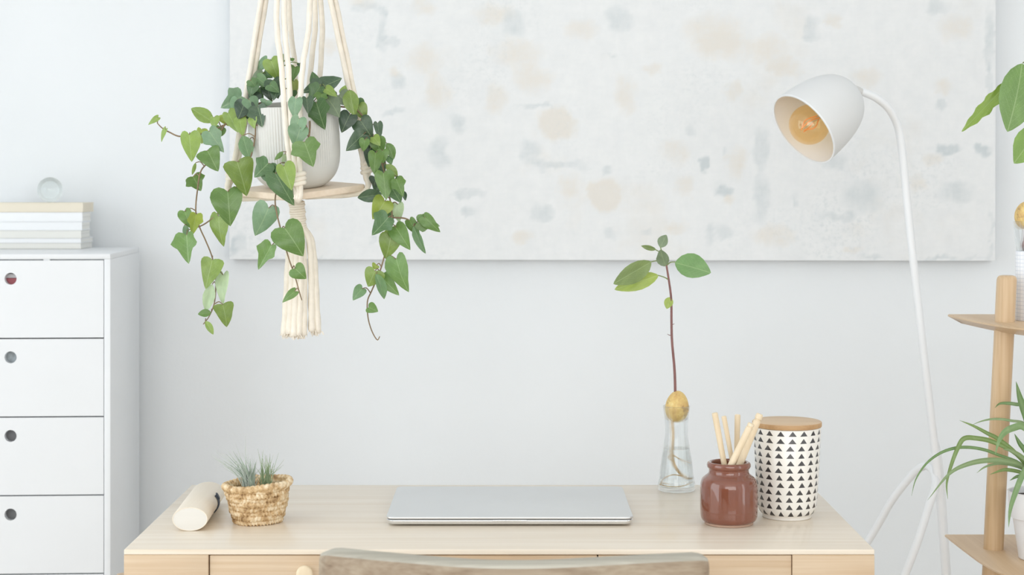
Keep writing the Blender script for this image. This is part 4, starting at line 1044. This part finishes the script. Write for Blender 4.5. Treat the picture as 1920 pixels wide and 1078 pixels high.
# ================================================================== FLOOR LAMP
def lamp():
    Y0 = 3.15; s = sc(Y0)
    poleP = [(1601, 168, 3.12), (1622, 174, 3.125), (1645, 185, 3.13), (1668, 206, 3.14), (1683, 236, 3.15), (1690, 272, 3.15), (1695, 320, 3.15), (1705, 420, 3.15), (1718, 540, 3.15), (1735, 690, 3.15), (1747, 790, 3.15), (1756, 870, 3.15), (1764.5, 960, 3.15), (1773, 1078, 3.15), (1794, 1350, 3.15), (1812, 1612, 3.15)]
    root = thing('floor_lamp', (W(1780, 0, 3.15).x, 3.15, 0), 'white metal tripod floor lamp with a bell shade, right of the desk', 'lamp')
    pr = 7.4 * s
    obj('pole', tube([W(*p) for p in poleP], pr, 14, 6), M['lamp'], root, angle=0)
    # bent double leg: rises from the floor on the left, bends over by the pole and runs down again
    legA = [(1322, 1500, 3.46), (1470, 1265, 3.37), (1628, 1014, 3.27), (1670, 942, 3.24), (1702, 900, 3.22), (1721, 880, 3.205), (1737, 873.5, 3.19), (1749, 882, 3.165), (1754, 900, 3.145), (1752, 918, 3.13), (1743, 945, 3.118), (1698, 1074, 3.07), (1565, 1380, 2.99), (1440, 1659, 2.935)]
    obj('leg', tube([W(*p) for p in legA], pr, 14, 8), M['lamp'], root, angle=0)
    legB = [(1753, 826, 3.166), (1758.5, 850, 3.168), (1763.5, 890, 3.172), (1767.5, 940, 3.18), (1777, 1078, 3.19), (1812, 1560, 3.26), ]
    obj('leg', tube([W(*p) for p in legB], pr * .85, 14, 6), M['lamp'], root, angle=0)
    obj('weld_collar', tube([W(1753.3, 850, 3.15), W(1758, 890, 3.15)], pr * 1.15, 14, 2), M['lamp'], root, angle=40)
    # shade
    apex = W(1594, 172, 3.12)
    u = Vector((-.80, 0, -.60)); u = (u * math.cos(math.radians(22)) + Vector((0, -1, 0)) * math.sin(math.radians(22))).normalized()
    R = Vector((0, 0, 1)).rotation_difference(u).to_matrix().to_4x4(); T = Matrix.Translation(apex) @ R
    Ls = 128 * s; Ro = 73.5 * s
    o = [(.10, 0), (.30, .006), (.50, .045), (.66, .13), (.80, .27), (.90, .45), (.965, .66), (1.0, .88), (1.0, 1.0)]
    outer = smooth_prof([(r * Ro, t * Ls) for r, t in o], 5)
    th = .0012
    obj('shade', xf(lathe(outer + [(outer[-1][0] - th, outer[-1][1] + .0001)], 72, cap0=True, cap1=False), T), M['lamp_shade'], root, angle=50)
    inner = [(max(r - th, .001), t + (th if i == 0 else 0)) for i, (r, t) in enumerate(outer)]
    obj('shade_lining', xf(lathe(inner, 72, cap0=True, cap1=False), T), M['lamp_in'], root, angle=50)
    obj('shade_rim', xf(lathe([(Ro - .0016, Ls - .0022), (Ro + .0007, Ls - .0022), (Ro + .0007, Ls + .0004), (Ro - .0016, Ls + .0004), (Ro - .0016, Ls - .0022)], 72, cap0=False, cap1=False), T), M['lamp'], root, angle=30)
    obj('joint', join(tube([W(1594, 166, 3.12), W(1606, 171, 3.121)], 9.5 * s, 16, 1), tube([W(1604, 169, 3.12), W(1614, 173, 3.123)], 8.4 * s, 14, 1)), M['lamp_joint'], root, angle=40)
    obj('socket', xf(lathe([(.012, .003), (.016, .006), (.016, .045), (.014, .05)], 28), T), M['lamp_joint'], root)
    rb = 37 * s; zc = Ls - 16 * s
    bp = [(.012, zc - rb - .020), (.0125, zc - rb - .004)] + [(rb * math.sin(a), zc - rb * math.cos(a)) for a in [math.radians(d) for d in range(24, 181, 6)]]
    bp[-1] = (.0004, zc + rb)
    thin = .0007
    ip = [(max(r - thin, .0003), z - (thin if i == len(bp) - 1 else 0)) for i, (r, z) in enumerate(bp)]
    bulb = obj('bulb', xf(lathe(bp, 48, cap0=False, cap1=False), T), M['amber'], root, angle=0)
    obj('bulb_cap', xf(lathe([(.0105, zc - rb - .03), (.013, zc - rb - .028), (.013, zc - rb - .016)], 24), T), M['brass'], bulb)
    fil = []
    for k in range(4):
        a = k * PI / 2 + .4
        p0 = Vector((.004 * math.cos(a), .004 * math.sin(a), zc - rb * .62)); p1 = Vector((.011 * math.cos(a + .8), .011 * math.sin(a + .8), zc - rb * .05)); p2 = Vector((.004 * math.cos(a + 1.6), .004 * math.sin(a + 1.6), zc + rb * .48))
        fil.append(tube([p0, p1, p2], .0011, 6, 8))
    obj('filament', xf(join(*fil), T), M['filament'], bulb, angle=0)
    obj('filament_stem', xf(lathe([(.005, zc - rb - .004), (.0035, zc - rb * .6), (.0012, zc - rb * .2), (.0012, zc + rb * .4)], 12), T), M['lamp_joint'], bulb, angle=60)
lamp()

# ================================================================== BAMBOO RACK AT THE RIGHT
ZU, ZL_ = 1.031, .667
def rack():
    root = thing('bamboo_rack', (1.08, 2.70, 0), 'bamboo plant rack with round posts and curved shelves at the right edge', 'shelf')
    up = [(.744, 2.904), (.748, 2.84), (.757, 2.76), (.771, 2.69), (.795, 2.63), (.85, 2.565), (.95, 2.52), (1.1, 2.50), (1.25, 2.52), (1.35, 2.565), (1.405, 2.63), (1.44, 2.72), (1.456, 2.904)]
    lo = [(.727, 2.858), (.7275, 2.79), (.729, 2.71), (.732, 2.645), (.745, 2.573), (.79, 2.505), (.9, 2.465), (1.1, 2.45), (1.3, 2.465), (1.41, 2.505), (1.455, 2.573), (1.47, 2.70), (1.473, 2.858)]
    def sm(o): return [(p.x, p.y) for p in spline([Vector((x, y, 0)) for x, y in o], 4)]
    def shelf(o, z):
        bm = bmesh.new(); o = sm(o)
        cxm = sum(x for x, y in o) / len(o); cym = max(y for x, y in o)
        loops = []
        for k, dz in ((0.0, 0), (-.002, -.0012), (-.002, -.0035), (.020, -.0155)):
            loops.append([bm.verts.new((x + (cxm - x) / abs(cxm - x + 1e-9) * k * min(1, abs(cxm - x) / .25), y + k * (1 if y < cym - .001 else -.3), z + dz)) for x, y in o])
        n = len(o)
        for a, b in zip(loops, loops[1:]):
            for i in range(n): bm.faces.new([a[i], a[(i + 1) % n], b[(i + 1) % n], b[i]])
        bm.faces.new(loops[0]); bm.faces.new(loops[-1][::-1])
        return bm_geo(bm)
    obj('shelf_board', shelf(up, ZU), M['rack'], root, angle=35)
    obj('shelf_board', shelf(lo, ZL_), M['rack'], root, angle=35)
    lo2 = [(x, y) for x, y in lo]
    obj('shelf_board', shelf(lo2, .25), M['rack'], root, angle=35)
    for sgn in (-1, 1):
        X = lambda x: x if sgn < 0 else 2.2 - x
        pts = [(X(.742), 2.745, 0), (X(.775), 2.748, ZL_), (X(.797), 2.75, 1.098)]
        d = (Vector(pts[2]) - Vector(pts[1])).normalized()
        r = .0158
        P_ = [Vector(p) for p in pts]
        top = P_[2]
        L = [P_[0], P_[0].lerp(P_[1], .5), P_[1], P_[1].lerp(top, .5), top, top + d * .004, top + d * .0065, top + d * .0075]
        n = 28; vs, fs = [], []
        rad = [r, r, r, r, r, r * .94, r * .80, r * .55]
        for p, q in zip(L, rad):
            for k in range(n): vs.append(p + Vector((q * math.cos(2 * PI * k / n), q * math.sin(2 * PI * k / n), 0)))
        for i in range(len(L) - 1):
            for k in range(n): fs.append([i * n + k, i * n + (k + 1) % n, (i + 1) * n + (k + 1) % n, (i + 1) * n + k])
        fs += [list(range(n))[::-1], [(len(L) - 1) * n + k for k in range(n)]]
        obj('post', (vs, fs), M['rack_post'], root, angle=50)
rack()

def upper_vase():
    cy = 2.775; s = sc(cy); cx = W(1934, 0, cy).x; C = Vector((cx, cy, ZU)); pz = lambda py: W(0, py, cy).z - ZU
    root = thing('bud_vase', C, 'glass vase in a white gridded sleeve on the upper rack shelf', 'vase')
    hS = pz(470); R = 29 * s
    m = NT('grid_sleeve'); tc = m.node('ShaderNodeTexCoord'); sp = m.node('ShaderNodeSeparateXYZ'); m.l.new(tc.outputs['Object'], sp.inputs[0])
    a = m.math('FRACT', m.math('MULTIPLY', m.math('ARCTAN2', sp.outputs[1], sp.outputs[0]), 26 / (2 * PI)))
    z = m.math('FRACT', m.math('MULTIPLY', sp.outputs[2], 1 / .0062))
    ln = m.math('MAXIMUM', m.math('LESS_THAN', a, .13), m.math('LESS_THAN', z, .13))
    m.base(m.mix(ln, lin((243, 245, 249)), lin((214, 220, 230)))); m.set(Roughness=.5)
    obj('gridded_sleeve', lathe([(R * .97, .0002), (R, .0015), (R, hS - .001), (R * .98, hS), (R * .95, hS), (R * .95, .003), (.001, .003)], 48, C, True, True), m.m, root, angle=40)
    hT = pz(415); Ri = R * .93
    prof = [(.001, .0034), (Ri * .9, .0034), (Ri, .006), (Ri, hS), (R * 1.0, hS + .012), (R * 1.13, hT), (R * 1.08, hT + .0005), (R * .95, hS + .012), (Ri - .0015, hS), (Ri - .0015, .009), (.001, .0085)]
    obj('glass_body', lathe(prof, 48, C, True, True), M['glass'], root, angle=60)
    r2 = thing('avocado_plant', W(1930, 428, cy), 'leafy avocado plant growing from a stone on the upper rack shelf', 'plant')
    obj('seed', seed_geo(W(1928, 404, cy), 25.5 * s, 27 * s, -.15), M['seed'], r2, angle=0)
    pts = [W(1931, 385, cy), W(1936, 330, cy), W(1938, 230, cy), W(1934, 120, cy), W(1936, 60, cy)]
    obj('stem', tube(pts, [.0026, .0022, .0016], 8, 6), M['avo_stem'], r2)
    rr = [tube([W(1926 + k * 3, 428, cy), W(1922 + k * 4, 450, cy), W(1918 + k * 6, 462, cy + .006 * (k - 1)), W(1924 + k * 4, 476, cy)], [.0042, .003, .002, .001], 8, 5) for k in range(3)]
    obj('root', join(*rr), M['avo_stem'], r2)
    rg = random.Random(8)
    def lf(bx, by, tx, ty, w, tone, v, y0=0, y1=0, tw=Vector((0, -1, 0)), roll=.1):
        place_leaf(r2, AM[v], W(bx, by, cy + y0), W(tx, ty, cy + y1), w * s, tone, rg, .2, roll, toward=tw)
    TONES.update({'av1': (124, 160, 90), 'av2': (148, 178, 78), 'av3': (134, 170, 84)})
    lf(1899, 146, 1803, 247, 25, 'av2', 3, -.01, .0); lf(1918, 118, 1894, 245, 76, 'av1', 0, -.03, -.05); lf(1948, 238, 1903, 306, 56, 'av3', 2, -.02, -.04)
    lf(1940, 100, 1990, 180, 60, 'av1', 1, -.02, -.04); lf(1936, 70, 1975, 20, 50, 'av2', 2, 0, -.03); lf(1945, 160, 2010, 250, 60, 'av1', 0, .01, .03)
    pe = [[(1935, 130), (1915, 138), (1898, 146)], [(1934, 118), (1926, 114), (1918, 118)], [(1938, 225), (1944, 228), (1948, 238)], [(1935, 100), (1938, 98), (1940, 100)], [(1938, 160), (1942, 158), (1945, 160)]]
    obj('petioles', join(*[tube([W(x, y, cy - .005), W(x2, y2, cy - .01), W(x3, y3, cy - .015)], [.0016, .0013, .0011], 6, 4) for (x, y), (x2, y2), (x3, y3) in pe]), M['petiole'], r2)
upper_vase()

def spider():
    cy = 2.675; s = sc(cy); cx = W(1947, 0, cy).x; C = Vector((cx, cy, ZL_))
    pz = lambda py: W(0, py, cy).z - ZL_
    root = thing('potted_spider_plant', C, 'spider plant with arching blades in a white pot on the lower rack shelf', 'plant')
    zr = pz(921); zb = pz(970); Rr = 56 * s
    prof = [(.001, .0002), (34 * s, .0002), (36 * s, .0015), (46.5 * s, zb), (52 * s, zb + .0006), (52.5 * s, zb + .002), (Rr - .001, zr - .001), (Rr, zr), (Rr - .0012, zr + .0006), (Rr - .0026, zr), (51 * s, zb + .012)]
    obj('pot', lathe(prof, 56, C, True, False), M['pot_white'], root, angle=35)
    obj('soil', lathe([(.001, zr - .009), (53 * s, zr - .010)], 36, C, True, False), M['soil'], root)
    B = [ # blades, base to tip, width px, tone, depth at tip
     ([(1941,900),(1915,873),(1887,865),(1853,863),(1815,870),(1779,889),(1739,938)],10,'s1',-.06),
     ([(1940,898),(1912,868),(1872,853),(1848,844),(1820,839),(1791,840),(1762,850),(1736,870),(1717,899),(1709,930)],6,'s2',-.02),
     ([(1940,896),(1905,852),(1863,829),(1832,822),(1808,822),(1796,839),(1783,873),(1775,906),(1777,936)],9,'s3',-.03),
     ([(1942,896),(1905,850),(1871,823),(1852,813),(1826,799),(1799,788)],8,'s3',.03),
     ([(1946,890),(1938,812),(1919,793),(1897,789),(1878,786),(1858,786),(1839,790),(1822,797)],5,'s1',.05),
     ([(1947,890),(1936,790),(1917,762),(1904,758),(1888,756),(1874,757),(1865,765)],7,'s2',.04),
     ([(1948,890),(1932,810),(1918,765),(1911,742),(1905,715)],14,'s2',.0),
     ([(1946,890),(1936,822),(1917,800),(1900,802),(1884,810),(1873,826),(1866,852)],13,'s4',-.06),
     ([(1946,895),(1934,872),(1920,884),(1904,922),(1894,955),(1891,989)],11,'s4',-.085),
     ([(1940,898),(1915,886),(1891,881),(1877,882),(1855,890)],7,'s3',-.04),
     ([(1940,898),(1915,878),(1877,869),(1848,875),(1831,887)],5,'s1',.0),
     ([(1944,892),(1925,850),(1912,832),(1902,813)],10,'s2',.02),
     ([(1950,890),(1962,800),(1985,760),(2010,790)],12,'s2',.0),([(1952,890),(1985,840),(2020,840),(2050,900)],11,'s1',-.04),([(1952,892),(1990,880),(2010,930)],10,'s3',-.06),([(1948,890),(1958,780),(1950,720)],10,'s2',.03),
     ([(1942,896),(1925,892),(1908,893),(1893,901)],7,'s2',-.02),([(1944,893),(1922,862),(1898,846),(1880,842)],8,'s1',-.03)]
    TONES.update({'s1': (142, 166, 120), 's2': (110, 146, 88), 's3': (124, 152, 82), 's4': (136, 170, 118)})
    rg = random.Random(3)
    for pts, w, tone, dt in B:
        n = len(pts)
        P = spline([W(x, y, cy + dt * (i / (n - 1)) ** 1.2) for i, (x, y) in enumerate(pts)], 5)
        m = len(P); vs, fs, uv = [], [], []
        for i in range(m):
            t = i / (m - 1); d = (P[min(i + 1, m - 1)] - P[max(i - 1, 0)]).normalized()
            side = d.cross(Vector((0, -1, .25))).normalized(); nn = side.cross(d)
            ww = w * s * .5 * min(1, .55 + t * 1.6) * (1 - max(0, (t - .45) / .55) ** 2.0 * .97)
            for c in (-1, -.5, 0, .5, 1):
                vs.append(P[i] + side * ww * c + nn * ww * (.55 * (abs(c) - .5))); uv.append((c * .5, -t, 0))
        for i in range(m - 1):
            for j in range(4): fs.append([i * 5 + j, i * 5 + j + 1, i * 5 + j + 6, i * 5 + j + 5])
        o = obj('blade', (vs, fs), M['blade'], root, angle=0)
        a = o.data.attributes.new('leafuv', 'FLOAT_VECTOR', 'POINT')
        for i, q in enumerate(uv): a.data[i].vector = q
        c = lin(TONES[tone]); j = 1 + rg.uniform(-.07, .07); o.color = (c[0] * j, c[1] * j, c[2] * j, 1)
spider()

# ================================================================== CHAIR IN FRONT
def chair():
    Yc = 1.74
    root = thing('desk_chair', (W(966, 0, Yc).x, Yc + .18, 0), 'weathered grey-brown wooden chair with a curved backrest in front of the desk', 'chair')
    zt = W(0, 1046, 1.765).z
    zb = zt - .21
    # control points: px of the room-side upper arris and its depth, over the length of the board
    ctl = [(613, 1.828), (700, 1.806), (804, 1.783), (885, 1.769), (966, 1.764), (1047, 1.768), (1129, 1.779), (1230, 1.793), (1320, 1.803)]
    th = .040
    cen = spline([Vector((W(x, 0, Y - th / 2).x, Y - th / 2, 0)) for x, Y in ctl], 6)
    m = len(cen)
    # cross-section: rounded rectangle, thickness th x height, lean back towards the room a little
    hh = (zt - zb) / 2; sec = []
    r = .009
    for cx_, cz_, a0 in ((th / 2 - r, hh - r, 0), (-(th / 2 - r), hh - r, 90), (-(th / 2 - r), -(hh - r), 180), (th / 2 - r, -(hh - r), 270)):
        for k in range(5):
            a = math.radians(a0 + 22.5 * k); sec.append((cx_ + r * math.cos(a), cz_ + r * math.sin(a)))
    vs, fs = [], []; n = len(sec)
    ins = [.5, .8, .93, 1.0]
    stations = []
    for i in range(m):
        T = (cen[min(i + 1, m - 1)] - cen[max(i - 1, 0)]).normalized(); N = Vector((-T.y, T.x, 0))
        stations.append((cen[i], T, N))
    # rounded ends
    full = []
    p, T, N = stations[0]
    for d, k in ((-.014, .55), (-.0125, .80), (-.008, .94), (-.003, .99)): full.append((p + T * (d + .012), T, N, k))
    full += [(p_ if 0 < i < m - 1 else p_, T_, N_, 1) for i, (p_, T_, N_) in enumerate(stations) if 1 <= i < m - 1]
    p, T, N = stations[-1]
    for d, k in ((.003, .99), (.008, .94), (.0125, .80), (.014, .55)): full.append((p + T * (d - .012), T, N, k))
    for p, T, N, k in full:
        for a, b in sec:
            sh = .012 * (1 - k) * 3
            bb = b * (1 - (1 - k) * .10) if b > 0 else b
            lean = (b - hh) * .10
            vs.append(p + N * (a * (k if k > .6 else .6)) + Vector((0, -lean * 0 - .0, zb + hh + bb)) + Vector((0, lean * -.8, 0)))
    for i in range(len(full) - 1):
        for k in range(n): fs.append([i * n + k, i * n + (k + 1) % n, (i + 1) * n + (k + 1) % n, (i + 1) * n + k])
    fs += [list(range(n))[::-1], [(len(full) - 1) * n + k for k in range(n)]]
    o = obj('backrest', (vs, fs), M['chair'], root, angle=60)
    o.data.materials.append(M['chair_edge'])
    for f in o.data.polygons:
        if f.normal.z > .55: f.material_index = 1
    cxm = W(966, 0, Yc).x
    zs = .45
    seat = prism(rrect(cxm - .21, cxm + .21, Yc + .04, Yc + .46, .06), zs - .03, zs, .008)
    obj('seat', seat, M['chair'], root)
    for sg in (-1, 1):
        obj('back_post', tube([(cxm + sg * .15, Yc + .10, zs - .002), (cxm + sg * .155, Yc + .07, .58), (cxm + sg * .155, Yc + .055, zb + .05)], [.014, .013, .012], 12, 4), M['chair'], root)
        for y0, y1 in ((Yc + .09, Yc + .05), (Yc + .40, Yc + .44)):
            obj('leg', tube([(cxm + sg * .16, y0, zs - .03), (cxm + sg * .175, (y0 + y1) / 2, .22), (cxm + sg * .19, y1, 0)], [.018, .016, .012], 12, 4), M['chair'], root)
chair()
